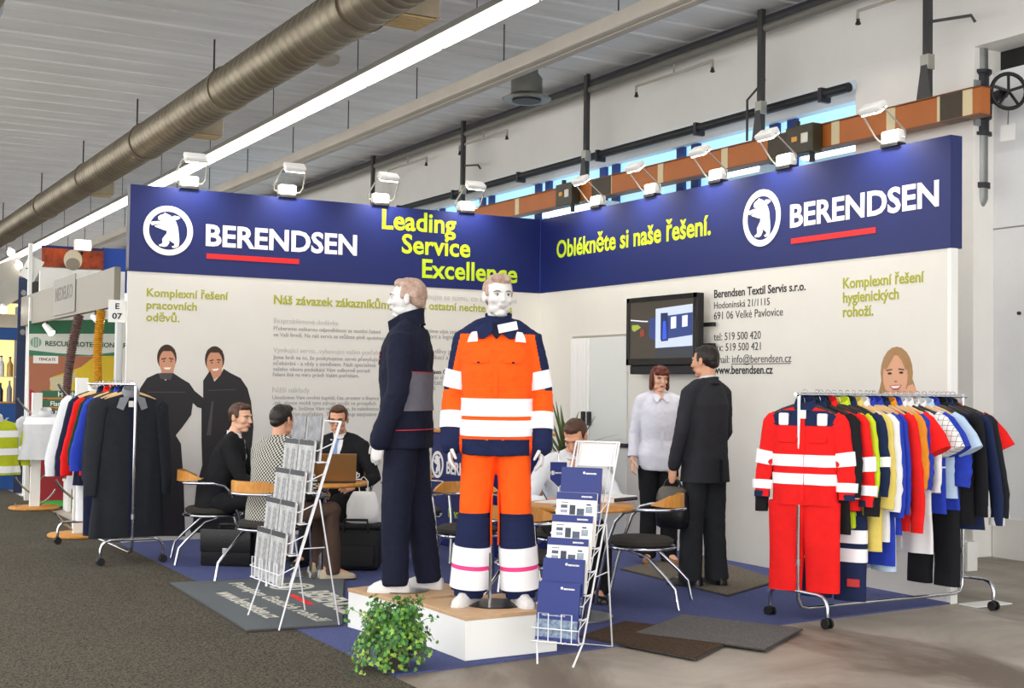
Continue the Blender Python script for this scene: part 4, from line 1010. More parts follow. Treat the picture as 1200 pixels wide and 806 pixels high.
# track spots on the lintel
def track_spot(label, P_, d):
    t = thing('track_spotlight', label, 'spotlight', P_, 0, 'spotlights of the next stand')
    d = V(d).normalized()
    MB().cyl((0, 0, .07), (0, 0, 0), .010, 8).build('stem', M_blackp, t)
    hd = MB().tube([V((0, 0, 0))-d*.05, V((0, 0, 0))+d*.10], [.030, .045], 16).build('lamp_head', M_wpaint, t, 40)
    MB().tube([d*.1002, d*.106], [.038, .038], 16).build('lamp_glass', M_lamp, hd)
    l = bpy.data.lights.new('spot_beam', 'SPOT'); l.energy = 25; l.spot_size = 1.2; l.color = (1, .9, .75); l.shadow_soft_size = .04
    lo = bpy.data.objects.new('spot_beam', l); COL.objects.link(lo); lo.parent = t; lo.location = d*.12
    lo.rotation_euler = d.to_track_quat('-Z', 'Y').to_euler()
P_ = PX(55, 377, -4.47); track_spot('white tilted spotlight under the lintel before the globe emblem', (-4.47, P_.y, 2.10), (.5, -.6, -.75))
P_ = PX(112, 366, -4.47); track_spot('glowing white spotlight under the lintel next to the stand number', (-4.47, P_.y, 2.10), (.3, -.8, -.35))
# hoses hanging from the lintel
def hose(label, px0, py0, px1, py1, Y, col, col2, rad, zig):
    A = PX(px0, py0, -4.47); A.z = 2.165; Y = A.y; B = PY(px1, py1, Y); n = 44
    t = thing('hanging_hose', label, 'hose', (A.x, Y, A.z))
    rr = []; pts = []
    for i in range(n*2+1):
        s = i/(n*2); p = (B-A)*s; p = V((p.x-.03*sin(s*PI), 0, p.z)); pts.append(p); rr.append(rad*(1 if i % 2 else .72)*(1-.15*s))
    MB().tube(pts, rr, 14).build('ribbed_tube', mat(zig, col, .55, var=.3, vscale=30, col2=col2), t, 25)
    for s in (0, 1): MB().tube([pts[-s], pts[-s]+V((0, 0, .10*(1-2*s)))], rad*.5, 10).build('fitting', M_alu, t)
hose('brown ribbed hose hanging from the lintel of the next stand', 93, 362, 77, 485, 3.2, '7a5c55', '4d3d3f', .055, 'hose_brown')
hose('yellow-orange ribbed webbing hanging beside the stand number sign', 119, 360, 117, 470, 2.6, 'd49a25', 'a8741a', .05, 'hose_yellow')
# panels above: fire picture, white and blue panels
Y = 7.5
A, B = PY(47, 313, Y), PY(146, 352, Y)
t = thing('upper_panel', 'white upper panel of a stand behind, below a fire picture', 'panel', (0, Y, 0)); 
MB().box((A.x, 0, .0), (B.x, .06, A.z), .003).build('board', M_wpaint, t)
A, B = PY(49, 290, Y), PY(121, 316, Y)
t = thing('fire_poster', 'orange and black fire picture with a helmeted head above the white panel', 'poster', ((A.x+B.x)/2, Y-.01, (A.z+B.z)/2)); w_, h_ = (B.x-A.x), (A.z-B.z)
M_fire = mat('fire_print', 'd8551a', .5, var=.5, vscale=3.2, col2='2a120c')
MB().box((-w_/2, 0, -h_/2), (w_/2, .02, h_/2), .002).build('print', M_fire, t)
MB().prism([(a*1, b) for a, b in elp(0.0, -.02, .13, .15, 24)], lambda u, v, d: V((u, -.003-d, v)), .002).build('helmet_print', mat('helmet_print', 'd8cdb4', .5), t)
MB().prism(elp(.0, -.08, .10, .09, 20), lambda u, v, d: V((u, -.006-d, v)), .002).build('visor_print', mat('visor_print', '8f8576', .4), t)
MB().box((-w_/2, .02, h_/2-.04), (w_/2, .05, h_/2+.04)).build('top_rail', M_navy2, t)
A, B = PY(121, 290, Y+.02), PY(150, 312, Y+.02)
tag(MB().box((A.x, Y+.07, B.z-.4), (B.x+.5, Y+.12, A.z), .003).build('blue_panel', mat('bright_blue_panel', '1f48a8', .5)), 'bright blue panel beside the fire picture', 'panel')
P_ = PY(96, 289, Y); t = thing('flood_lamp', 'white lit flood lamp above the fire picture', 'lamp', (P_.x, Y-.06, P_.z)); MB().box((-.12, -.05, -.07), (.12, .05, .10), .02).build('case', M_wpaint, t); MB().box((-.10, -.058, -.05), (.10, -.051, .08)).build('lamp_glass', M_lamp, t)
MB().tube([(0, .04, -.06), (0, .07, -.12)], .02, 8).build('bracket', M_blackp, t)
# far display case with bottles and blue counter
Y = 6.6
A, B = PY(-60, 385, Y), PY(29, 468, Y)
t = thing('display_case', 'lit yellowish display case with blue frame, on a blue counter', 'cabinet', (0, Y, 0)); upd(t)
M_bl = mat('booth_blue', '1d4b8c', .5)
MB().box((A.x, 0, 0), (B.x, .9, PY(29, 471, Y).z-.02), .004).build('counter_block', M_bl, t)
MB().box((A.x, .5, PY(29, 471, Y).z), (B.x, .9, 2.55), .004).build('back_wall', mat('warm_backlight', 'f0cf86', .5, emit=.75), t)
MB().box((B.x-.08, 0, PY(29, 471, Y).z), (B.x, .495, 2.5), .004).build('side_post', M_bl, t)
MB().box((A.x, -.01, PY(5, 398, Y).z), (B.x, .12, PY(5, 384, Y).z), .004).build('top_rail', M_bl, t)
MB().box((A.x, -.02, PY(5, 384, Y).z+.002), (B.x-.05, .3, PY(5, 368, Y).z), .004).build('cornice', mat('beige_board', 'c9bfae', .6), t)
MB().box((A.x, .02, PY(29, 471, Y).z-.019), (B.x-.081, .49, PY(29, 471, Y).z-.001), .002).build('shelf', M_wood, t)
zs2 = PY(10, 441, Y).z
MB().box((A.x, .12, zs2-.012), (B.x-.081, .49, zs2), .002).build('glass_shelf', mat('shelf_glass', 'd8dccf', .1), t)
text('K', frame((PY(1, 498, Y).x, -.003, PY(1, 500, Y).z), (1, 0, 0), (0, 0, 1)), .12, mat('pale_blue_print', '9fb8d8', .5), t, bold=.03)
M_bot = [mat('bottle_amber', 'c99a4a', .2), mat('bottle_clear', 'd9d5c8', .1), mat('bottle_dark', '2b2b33', .2), mat('bottle_blue', '3f6fc0', .3), mat('tool_grey', '8e8f94', .35)]
random.seed(5)
desc = ['amber', 'clear', 'dark', 'blue', 'grey']
for r_, (z_, n_) in enumerate(((zs2+.001, 5), (PY(29, 471, Y).z, 6))):
    for k in range(n_):
        xx = B.x-.16-.115*k; ci = (0, 1, 1, 0, 1)[k % 5] if r_ == 0 else (4, 2, 3, 4, 2, 4)[k]
        bt = thing('display_bottle', '%s bottle on the %s shelf of the lit display case, number %s from its post' % (desc[ci], ('upper', 'lower')[r_], ('one', 'two', 'three', 'four', 'five', 'six')[k]), 'bottle', (xx, Y+.28, z_), 0, 'bottles in the lit display case')
        hh = random.uniform(.22, .30); rr = random.uniform(.034, .045)
        MB().lathe([(.004, 0), (rr, 0), (rr, hh*.6), (rr*.4, hh*.78), (rr*.36, hh*.93), (.004, hh*.93)], (0, 0, 0), 14).build('bottle_glass', M_bot[ci], bt, 40)
        MB().lathe([(.004, hh*.931), (rr*.42, hh*.931), (rr*.42, hh), (.004, hh)], (0, 0, 0), 12).build('bottle_cap', M_blackp if ci < 3 else M_alu, bt, 40)
# banners and post at the far edge
A, B = PY(22, 325, 6.0), PY(32, 410, 6.0)
t = thing('hanging_banner', 'narrow navy banner with pale ring marks beside a white post', 'banner', ((A.x+B.x)/2, 6.0, 0)); w_ = B.x-A.x
MB().box((-w_/2, 0, B.z-1.9), (w_/2, .02, A.z), .002).build('cloth', mat('banner_navy', '25304f', .6), t)
for z_ in (.2, .47, .72): MB().prism(elp(0, A.z-z_*1.0, w_*.25, w_*.30, 16), lambda u, v, d: V((u, -.001-d, v)), .002).build('ring_print', M_grey, t)
A, B = PY(33.5, 285, 5.6), PY(37, 345, 5.6)
t = thing('white_post', 'tall white square post at the end of the metal lintel', 'post', ((A.x+B.x)/2, 5.6, 0)); MB().box((-.025, -.025, 0), (.025, .025, A.z), .004).build('shaft', M_wpaint, t); MB().box((-.06, -.06, 0), (.06, .06, .012)).build('foot', M_wpaint, t)
A, B = PY(31, 376, 5.5), PY(35.5, 394, 5.5)
tag(MB().box((A.x-.02, 5.40, B.z), (B.x+.04, 5.41, A.z+.12), .001).build('small_sign', M_wpaint), 'small white sign under the far end of the lintel', 'sign')
A, B = PY(29, 295, 5.6), PY(46, 334, 5.6)
t = thing('hanging_card', 'tilted pale placard hanging behind the tall white post', 'placard', ((A.x+B.x)/2, 5.62, (A.z+B.z)/2))
MB().box((-.10, 0, -.15), (.10, .01, .15), .002, Matrix.Rotation(.45, 4, 'Y')).build('card', M_paper, t); MB().tube([(-.02, .006, .0), (-.075, -.006, .0)], .006, 6).build('hook', M_dark, t)
# grey hanging panel with lamps
A, B = PY(5, 306, 6.2), PY(22, 366, 6.2)
t = thing('grey_fascia', 'slanting grey fascia with small lamps at the edge of the view', 'fascia', (0, 0, 0)); upd(t)
MB().add([PY(-40, 322, 6.4), PY(24, 300, 6.0), PY(22, 350, 6.0), PY(-40, 386, 6.4), PY(-40, 322, 6.44), PY(24, 300, 6.04), PY(22, 350, 6.04), PY(-40, 386, 6.44)], [(0, 1, 2, 3), (7, 6, 5, 4), (0, 4, 5, 1), (1, 5, 6, 2), (2, 6, 7, 3), (3, 7, 4, 0)]).build('board', mat('fascia_grey', '85827a', .6), t)
for q in ((4, 363), (22, 311), (13, 296)):
    c = PY(q[0], q[1], 5.95); MB().ell(c, (.05, .05, .05), None, 12, 8).build('lamp_glass', M_lamp, t, 60)
    MB().cyl(c+V((0, .0, .02)), c+V((.0, .09, .06)), .03, 10).build('lamp_case', M_wpaint, t)
# hook posts
def hook_post(label, x, y, h):
    t = thing('hook_post', label, 'display stand', (x, y, .009), 0, 'white hook posts')
    MB().lathe([(.02, 0), (.27, 0), (.28, .008), (.28, .022), (.27, .03), (.02, .03)], (0, 0, 0), 32).build('wooden_base', M_wood, t, 40)
    MB().box((-.055, -.03, .03), (.055, .03, h), .004).build('post', M_wpaint, t)
    for k in range(9):
        z = h-.12-k*.15; s = 1 if k % 2 else -1
        MB().tube([(s*.055, 0, z-.12), (s*.14, -.03, z-.05), (s*.20, -.04, z+.02), (s*.22, -.04, z+.06)], .012, 6).build('hook', M_steel, t, 60)
    return t
hook_post('white post with angled steel hooks on a round wooden base, further from the clothes rail', -4.575, 3.6, 1.33)
hook_post('white post with hooks on a round wooden base, behind the dark coats', -4.66, .66, 1.5)
t = thing('green_mat', 'bright green mat behind the hook post', 'mat', (-4.05, 4.0, 0)); upd(t)
MB().box((-.35, -.3, .009), (.5, .5, .02), .003).build('pile', mat('green_pile', '2c9a35', .9), t)
t = thing('shoe_shelf', 'low pale shelf with dark boots behind the white coat', 'shelf', (-3.90, 3.3, 0)); upd(t)
MB().box((-.40, -.15, .33), (.40, .15, .36), .004).build('board', M_wpaint, t)
for s in (-.37, .37): MB().box((s-.02, -.13, .0), (s+.02, .13, .33), .004).build('side', M_wpaint, t)
# ================================================================== people and mannequins
def remeshed(mb, voxel, it=4, wr=0, wscale=11, seed=0):
    """one continuous surface out of overlapping solids"""
    me = bpy.data.meshes.new('solid'); me.from_pydata(mb.v, [], mb.f)
    bm = bmesh.new(); bm.from_mesh(me); bmesh.ops.recalc_face_normals(bm, faces=bm.faces[:]); bm.to_mesh(me); bm.free()
    o = bpy.data.objects.new('solid', me)
    r = o.modifiers.new('r', 'REMESH'); r.mode = 'VOXEL'; r.voxel_size = voxel
    if it: s = o.modifiers.new('s', 'SMOOTH'); s.factor = .5; s.iterations = it
    out = baked(o); bpy.data.meshes.remove(me)
    if wr:
        off = V((seed*3.1, seed*1.7, 0))
        NS = [v.normal.copy() for v in out.vertices]
        for v, vn in zip(out.vertices, NS):
            c = v.co.copy()
            q = noise.noise(V((c.x*wscale, c.y*wscale, c.z*wscale*.55))+off)+.5*noise.noise(V((c.x*wscale*2.3, c.y*wscale*2.3, c.z*wscale*2.6))+off)
            v.co = c+vn*(q*wr)
    out.shade_smooth()
    return out
def put(me, name, mats, parent, pick=None):
    me.materials.clear()
    ms = mats if isinstance(mats, (list, tuple)) else [mats]
    for m_ in ms: me.materials.append(m_)
    if pick:
        for p in me.polygons: p.material_index = pick(p.center)
    o = bpy.data.objects.new(name, me); COL.objects.link(o); o.parent = parent
    return o
def spow(x, e): return math.copysign(abs(x)**e, x)
class Torso:
    """cross-sections along a spine: (centre, half width, half depth); lateral axis X turned by twist"""
    def __init__(s, secs, twist=0):
        s.s = [(V(c), a, b) for c, a, b in secs]; s.tw = twist
    def sec(s, t):
        t = max(0, min(len(s.s)-1, t)); i = min(int(t), len(s.s)-2); f = t-i
        a, b = s.s[i], s.s[i+1]
        c = a[0].lerp(b[0], f); tan = (s.s[min(i+1, len(s.s)-1)][0]-s.s[i][0]).normalized()
        if 0 < i and f < .5: tan = ((s.s[i][0]-s.s[i-1][0]).normalized()*(.5-f)+tan*(.5+f)).normalized()
        tw = s.tw*t/(len(s.s)-1)
        lat = V((cos(tw), sin(tw), 0)); lat = (lat-tan*lat.dot(tan)).normalized(); fw = tan.cross(lat)
        return c, a[1]*(1-f)+b[1]*f, a[2]*(1-f)+b[2]*f, lat, fw
    def ring(s, t, k=0, n=28, a0=0, a1=None, e=.85):
        c, rx, ry, lat, fw = s.sec(t); m = n if a1 is None else n+1; full = 2*PI if a1 is None else a1-a0
        return [c+lat*((rx+k)*spow(cos(a0+full*j/n), e))+fw*((ry+k)*spow(sin(a0+full*j/n), e)) for j in range(m)]
    def solid(s, mb, k=0, t0=0, t1=None, n=28, step=.34):
        t1 = len(s.s)-1 if t1 is None else t1; m = max(2, int((t1-t0)/step)+1)
        mb.loft([s.ring(t0+(t1-t0)*i/m, k, n) for i in range(m+1)])
    def band(s, mb, t0, t1, k=.004, th=.004, a0=None, a1=None, n=40, m=3):
        """a strip of cloth round the body (or part of the way round)"""
        if a0 is None:
            o = [s.ring(t0+(t1-t0)*i/m, k, n) for i in range(m+1)]; q = [s.ring(t0+(t1-t0)*i/m, k-th, n) for i in range(m+1)]
            mb.loft(o+q[::-1]+[o[0]], cap=False)
        else:
            o = [s.ring(t0+(t1-t0)*i/m, k, n, a0, a1) for i in range(m+1)]; q = [s.ring(t0+(t1-t0)*i/m, k-th, n, a0, a1) for i in range(m+1)]
            N = n+1; vs = [p for r in o for p in r]+[p for r in q for p in r]; B = N*(m+1); fs = []
            for i in range(m):
                for j in range(n):
                    x = i*N+j; fs += [(x, x+1, x+N+1, x+N), (B+x, B+x+N, B+x+N+1, B+x+1)]
            for i in range(m):
                for j in (0, n): x = i*N+j; fs.append((x, x+N, B+x+N, B+x))
            for j in range(n):
                for i in (0, m): x = i*N+j; fs.append((x, B+x, B+x+1, x+1))
            mb.add(vs, fs)
    def front(s, mb, rows, k=.004, th=.004, side=1):
        """front panel: ROWS of (t, xleft, xright)"""
        n = 8; o = []
        for t, xa, xb in rows:
            c, rx, ry, lat, fw = s.sec(t)
            o.append([c+lat*x+fw*(side*((ry+k)*sqrt(max(0, 1-min(1, abs(x)/(rx+k))**2.3)))) for x in [xa+(xb-xa)*j/n for j in range(n+1)]])
        q = []
        for (t, xa, xb), r in zip(rows, o):
            fw = s.sec(t)[4]*side; q.append([p-fw*th for p in r])
        mb.loft([a+b[::-1] for a, b in zip(o, q)])
def hand(mb, wr, d, th, n, curl=.35, k=1.0, spread=.02):
    wr = V(wr); d = V(d).normalized(); th = V(th); th = (th-d*th.dot(d)).normalized(); n = V(n); n = (n-d*n.dot(d)-th*n.dot(th)).normalized()
    mb.tube([wr-d*.03*k, wr, wr+d*.035*k, wr+d*.075*k, wr+d*.095*k], [.026*k, .027*k, .036*k, .040*k, .034*k], 12, flat=(th, 1, .42), ball=True)
    for i, L in enumerate((.070, .079, .073, .057)):
        p = wr+d*(.086-.004*abs(i-1))*k+th*(.029-.0195*i)*k; pts = [p-d*.02*k, p]; a = .1
        for q in (.44, .31, .25):
            a += curl*(1+.12*i)
            dd = d*cos(a)+n*sin(a)+th*(spread*(1.5-i)); pts.append(pts[-1]+dd*(L*q*k))
        mb.tube(pts, [.0098*k, .0098*k, .0092*k, .0086*k, .0076*k], 8, ball=True)
    p = wr+d*.02*k+th*.024*k; d1 = (d*.62+th*.66+n*.32).normalized(); d2 = (d*.86+th*.28+n*(.35+curl*.5)).normalized()
    mb.tube([p, p+d1*.040*k, p+d1*.040*k+d2*.032*k, p+d1*.040*k+d2*.056*k], [.0145*k, .0125*k, .0108*k, .009*k], 8, ball=True)
def headM(c, yaw, pitch, roll=0, k=1.0):
    """yaw > 0 turns to the figure's left, pitch > 0 looks down"""
    return Matrix.Translation(V(c)) @ Matrix.Rotation(math.radians(yaw), 4, 'Z') @ Matrix.Rotation(-math.radians(pitch), 4, 'X') @ Matrix.Rotation(math.radians(roll), 4, 'Y') @ Matrix.Scale(k, 4)
def head(mb, M, neck, nr=.056, fem=False):
    def E(c, r, R=None): 
        S = M.to_scale()[0]
        mb.ell(M @ V(c), [q*S for q in r], M if R is None else M @ R, 18, 12)
    def T(pts, rr, n=10): mb.tube([M @ V(p) for p in pts], rr, n, ball=True)
    E((0, -.014, .034), (.0745, .094, .082)); E((0, .020, -.008), (.064, .072, .088)); E((0, .024, -.062), (.051 if fem else .055, .058, .046))
    E((0, .064, -.094), (.023, .022, .019)); E((0, .045, -.10), (.034, .035, .016))
    T([(0, .082, .020), (0, .097, -.004), (0, .110, -.024)], [.0085, .0105, .0125]); E((0, .105, -.028), (.0165, .012, .0095))
    T([(-.046, .070, .026), (-.022, .086, .029), (0, .088, .027), (.022, .086, .029), (.046, .070, .026)], [.008, .010, .009, .010, .008])
    for s in (-1, 1):
        E((s*.038, .062, -.022), (.021, .022, .022)); E((s*.044, .022, -.070), (.014, .034, .026))
        E((s*.0775, -.012, -.006), (.0085, .019, .032), Matrix.Rotation(s*.35, 4, 'Z')); E((s*.080, -.016, .012), (.009, .013, .013))
    E((0, .088, -.0515), (.023, .010, .0065)); E((0, .0865, -.0625), (.020, .0105, .007))
    nk = V(neck)
    mb.tube([M @ V((0, -.022, -.02)), M @ V((0, -.024, -.085)), nk+V((0, -.005, .02)), nk-V((0, 0, .06))], [.050, nr*.97, nr, nr*1.25], 16, ball=True)
def face_parts(M, par, hair, lips='b86a60', eye='3a2a20', fem=False, brows=True):
    S = M.to_scale()[0]
    mw = mat('eye_white', 'e9e4de', .25); mi = mat('iris_'+eye, eye, .2); ml = mat('lips_'+lips, lips, .5); mh = hair
    for s in (-1, 1):
        e = MB().ell(M @ V((s*.031, .0795, .005)), [.0125*S, .0085*S, .0062*S], M, 12, 8).build('eye', mw, par, 60)
        MB().ell(M @ V((s*.031, .0855, .005)), [.0056*S, .0035*S, .0056*S], M, 10, 8).build('iris', mi, e, 60)
        MB().tube([M @ V(p) for p in ((s*.044, .0795, .008), (s*.036, .0862, .0122), (s*.026, .0872, .0118), (s*.018, .0835, .006))], .0016*S, 5).build('eyelid', mat('lash_dark', '2c221d', .6), par, 60)
        if brows: MB().tube([M @ V(p) for p in ((s*.049, .076, .022), (s*.036, .0915, .0275), (s*.016, .0965, .0235))], [.0022*S, .0038*S, .0032*S], 6).build('eyebrow', mh, par, 60)
    MB().tube([M @ V(p) for p in ((-.024, .090, -.0575), (-.010, .0985, -.0535), (0, .0990, -.0548), (.010, .0985, -.0535), (.024, .090, -.0575))], [.002*S, .0045*S, .0048*S, .0045*S, .002*S], 6).build('upper_lip', ml, par, 60)
    MB().tube([M @ V(p) for p in ((-.021, .0895, -.0595), (0, .0975, -.0640), (.021, .0895, -.0595))], [.002*S, .0055*S, .002*S], 6).build('lower_lip', ml, par, 60)
def hair_cap(M, par, mt_, style='short', seed=1):
    mb = MB(); S = M.to_scale()[0]
    def E(c, r, R=None): mb.ell(M @ V(c), [q*S for q in r], M if R is None else M @ R, 18, 12)
    E((0, -.016, .068), (.070, .086, .057)); E((0, -.052, .030), (.0765, .066, .085))
    for s in (-1, 1): E((s*.066, -.022, .036), (.014, .052, .048)); E((s*.070, .018, .020), (.007, .012, .026))
    if style == 'short': E((0, .036, .090), (.056, .040, .030)); E((0, -.07, -.02), (.055, .042, .04))
    if style == 'quiff':
        E((0, .044, .098), (.058, .038, .026)); E((-.02, .062, .090), (.034, .024, .018)); E((0, -.07, -.02), (.055, .042, .042))
    if style == 'balding': E((0, .02, .088), (.046, .048, .026)); E((0, -.07, -.02), (.055, .042, .04))
    if style == 'bob':
        E((0, .03, .088), (.066, .056, .038)); E((0, -.05, -.045), (.086, .058, .085))
        for s in (-1, 1):
            E((s*.074, -.005, -.02), (.022, .045, .085)); E((s*.079, .004, -.075), (.020, .036, .045)); E((s*.05, .062, .062), (.026, .028, .030))
        for q in (-.04, -.02, 0, .02, .04): E((q, .085-abs(q)*.4, .052), (.014, .012, .026))
    me = remeshed(mb, .0055, 3, .0035, 38, seed)
    return put(me, 'hair', mt_, par)
def shoe(par, an, dirv, mt_, k=1.0, heel=.0, sole='1a1815'):
    d = V((dirv[0], dirv[1], 0)).normalized(); x = V((d.y, -d.x, 0)); a = V((an[0], an[1], 0))
    mb = MB(); rings = []
    for s, wd, h0 in ((-.085, .020, .03), (-.078, .032, .06), (-.03, .038, .085), (.02, .040, .078), (.07, .044, .056), (.12, .045, .045), (.165, .036, .036), (.188, .018, .022)):
        c = a+d*(s*k); rings.append([c+x*(wd*k*spow(cos(q), .7))+V((0, 0, .010+heel*max(0, (.1-s)/.2)+max(0, spow(sin(q), .8))*h0*k+min(0, sin(q))*.0)) for q in [2*PI*j/18 for j in range(18)]])
    mb.loft(rings); o = mb.build('shoe', mt_, par, 60)
    mb = MB(); lo = []
    for s, wd in ((-.088, .022), (-.075, .036), (-.03, .038), (.03, .040), (.08, .047), (.13, .046), (.17, .037), (.192, .018)):
        c = a+d*(s*k); lo.append([c-x*(wd*k), c+x*(wd*k), c+x*(wd*k)+V((0, 0, .0095+heel*.6*max(0, (.05-s)/.14))), c-x*(wd*k)+V((0, 0, .0095+heel*.6*max(0, (.05-s)/.14)))])
    mb.loft(lo); mb.build('sole', mat('sole_'+sole, sole, .6), o, 30)
    return o

def figure(t, P, skin, vox=.0055):
    """the body: one continuous surface. P holds torso, joints, hands and head"""
    mb = MB(); P['torso'].solid(mb, -.022)
    for s in 'LR':
        sg = -1 if s == 'L' else 1
        a = P['arm'+s]; mb.tube([V(a[0])-V((sg*.05, 0, 0)), a[0], V(a[0]).lerp(V(a[1]), .5), a[1], V(a[1]).lerp(V(a[2]), .35), a[2]], [.045, .047, .042, .034, .036, .0235], 14, ball=True)
        h = P['hand'+s]; hand(mb, a[2], *h)
        l = P['leg'+s]; mb.tube([l[0], V(l[0]).lerp(V(l[1]), .4), l[1], V(l[1]).lerp(V(l[2]), .35), l[2]], [.078, .074, .048, .050, .032], 14, ball=True)
        d = V((P['toe'+s][0], P['toe'+s][1], 0)).normalized(); a_ = V(l[2])
        mb.tube([a_-d*.03, a_+d*.06-V((0, 0, .025)), a_+d*.13-V((0, 0, .045))], [.030, .030, .020], 12, flat=(V((d.y, -d.x, 0)), 1.15, .85), ball=True)
    head(mb, P['head'], P['neck'], P.get('nr', .056), P.get('fem', False))
    return put(remeshed(mb, vox, 3), 'body', skin, t)
def upper_garment(P, name, mats, t, k=.012, arm=(.066, .060, .050, .052, .046), hem0=0, cuff=.02, vox=.010, wr=.006, pick=None, seed=1, neckt=None, flare=0):
    mb = MB(); T = P['torso']; T.solid(mb, k, hem0, neckt)
    for s in 'LR':
        sg = -1 if s == 'L' else 1
        a = P['arm'+s]; w3 = V(a[1]).lerp(V(a[2]), 1-cuff/.26)
        mb.tube([V(a[0])-V((sg*.06, 0, -.005)), a[0], V(a[0]).lerp(V(a[1]), .5), a[1], V(a[1]).lerp(V(a[2]), .4), w3], [arm[0]*.95]+list(arm), 16, ball=True)
        nk = V(P['neck']); mb.tube([nk+V((sg*.03, -.012, -.005)), nk.lerp(V(a[0]), .55)+V((0, -.004, .012)), V(a[0])+V((0, 0, .01))], [.042+k*.5, .050+k*.5, .055], 12, ball=True)
    return put(remeshed(mb, vox, 5, wr, 13, seed), name, mats, t, pick)
def trousers(P, mt_, t, k=.014, hemr=.062, thigh=.098, top=.07, vox=.011, wr=.006, seed=2, breakz=.0, pick=None, kneer=.073):
    mb = MB(); T = P['torso']
    T.solid(mb, k-.006, 0, T_pel(P))
    hips = [V(P['leg'+s][0]) for s in 'LR']; c = (hips[0]+hips[1])/2
    mb.ell(c+V((0, -.01, .03)), (.172, .128, .115), None, 20, 12)
    for s in 'LR':
        l = P['leg'+s]; d = V((P['toe'+s][0], P['toe'+s][1], 0)).normalized(); an = V(l[2])+V((0, 0, -.045))+d*.012
        mb.tube([V(l[0])+V((0, 0, .02)), V(l[0]).lerp(V(l[1]), .4), l[1], V(l[1]).lerp(an, .5), an], [thigh, thigh*.95, kneer, (kneer+hemr)/2*.98, hemr], 18)
        mb.ell(V(l[1]), (kneer*.98,)*3, None, 14, 10)
    return put(remeshed(mb, vox, 5, wr, 12, seed), 'trousers', mt_, t, pick)
def T_pel(P): return P.get('pelt', 1.0)
def collar(P, name, mt_, t, r=.066, h=.035, flare=.012, off=(0, -.004, 0), tilt=.22):
    nk = V(P['neck'])+V(off); mb = MB(); n = 28; rings = []
    for z, k in ((-.012, .012), (0, .004), (h*.6, 0), (h, .002), (h, -.006), (h*.5, -.007), (-.012, 0)):
        rings.append([nk+V(((r+k)*cos(2*PI*j/n), (r*.98+k)*sin(2*PI*j/n), z-tilt*(r*sin(2*PI*j/n))*1.0)) for j in range(n)])
    mb.loft(rings+[rings[0]], cap=False); return mb.build(name, mt_, t, 50)

def pose(h=1.76, seat=None, lean=0, twist=0, armR=None, armL=None, handR=None, handL=None, hw=(0, 0, 0), legyaw=0, feet=.10, fem=False, kneefw=.43, belly=0, build=1.0, stance=(0, 0)):
    """joint positions; local +Y is forward, +X the figure's own right"""
    k = h/1.76; P = {}
    hz = (.50 if seat is not None else .93*k)
    a = math.radians(lean); u = V((0, sin(a), cos(a))); pel = V((0, -.02 if seat is not None else 0, hz))
    w = build
    def S(z, fy, rx, ry):
        return (pel+u*(z*k)+V((0, fy, 0)), rx*w, ry*w)
    if fem: secs = [S(-.13, -.01, .165, .115), S(.0, -.005, .172, .120), S(.13, 0, .132, .098), S(.27, .012, .142, .112), S(.38, .012, .148, .108), S(.46, .0, .135, .082), S(.515, -.012, .075, .058), S(.54, -.014, .058, .05)]
    else: secs = [S(-.13, -.005, .168, .118), S(.0, 0, .172, .122), S(.15, .004+belly*.5, .160+belly, .112+belly), S(.30, .008, .172, .120), S(.42, .002, .178, .115), S(.50, -.008, .150, .085), S(.555, -.016, .085, .066), S(.585, -.018, .062, .056)]
    if seat is not None: secs = secs[:1]+secs[1:]; secs[0] = (pel+V((0, .01, -.06)), secs[0][1]*1.02, secs[0][2]*1.05)
    P['torso'] = Torso(secs, math.radians(twist)); P['pelt'] = 1.0
    nz = .50 if fem else .555
    P['neck'] = pel+u*((nz+.012)*k)+V((0, -.014, 0)); tw = math.radians(twist)
    sx = (.158 if fem else .185)*w; shz = .452 if fem else .485
    for s, sg in (('R', 1), ('L', -1)):
        sh = pel+u*(shz*k)+V((sg*sx*cos(tw), sg*sx*sin(tw)-.008, 0))
        A = armR if s == 'R' else armL
        if A is None: A = ((sg*.055, -.02, -.285), (sg*.075, .05, -.535))
        el = sh+V(A[0])*k; wr = sh+V(A[1])*k
        P['arm'+s] = (sh, el, wr); d = (wr-el).normalized()
        H = handR if s == 'R' else handL
        P['hand'+s] = H if H else (d, (0, 1, 0), (-sg, 0, 0), .22, .95 if not fem else .86)
        ly = math.radians(legyaw)
        hp = pel+V((sg*.088, 0, -.02))
        if seat is not None:
            f = V((-sin(ly), cos(ly), 0)); r_ = V((cos(ly), sin(ly), 0))
            kn = pel+V((0, 0, -.03))+f*kneefw+r_*(sg*(feet+.03)); kn.z = .515
            st = seat if isinstance(seat, tuple) else (seat, seat)
            an = kn+f*(st[0] if s == 'R' else st[1])+r_*(sg*.01); an.z = .085
            P['toe'+s] = f+r_*(sg*.15)
        else:
            fy = stance[0] if s == 'R' else stance[1]
            an = V((sg*feet, fy-.015, .085)); kn = hp.lerp(an, .52)+V((0, .02, 0)); P['toe'+s] = V((sg*.25, 1, 0))
        P['leg'+s] = (hp, kn, an)
    hk = (.94 if fem else 1.0)*k**.5
    P['headc'] = P['neck']+u*.02*k+V((0, .022, .135*hk))+V(hw); P['hk'] = hk; P['fem'] = fem; P['nr'] = .047 if fem else .057
    return P
def person(label, loc, rz, P, yaw, pitch, skin, hairm, style, face='b8756a', roll=0, gender=None):
    t = thing('person', label, 'person', (loc[0], loc[1], .0115), rz); upd(t)
    P['head'] = headM(P['headc'], yaw, pitch, roll, P['hk'])
    figure(t, P, skin)
    face_parts(P['head'], t, hairm, face, fem=P['fem'])
    hair_cap(P['head'], t, hairm, style, len(label))
    return t
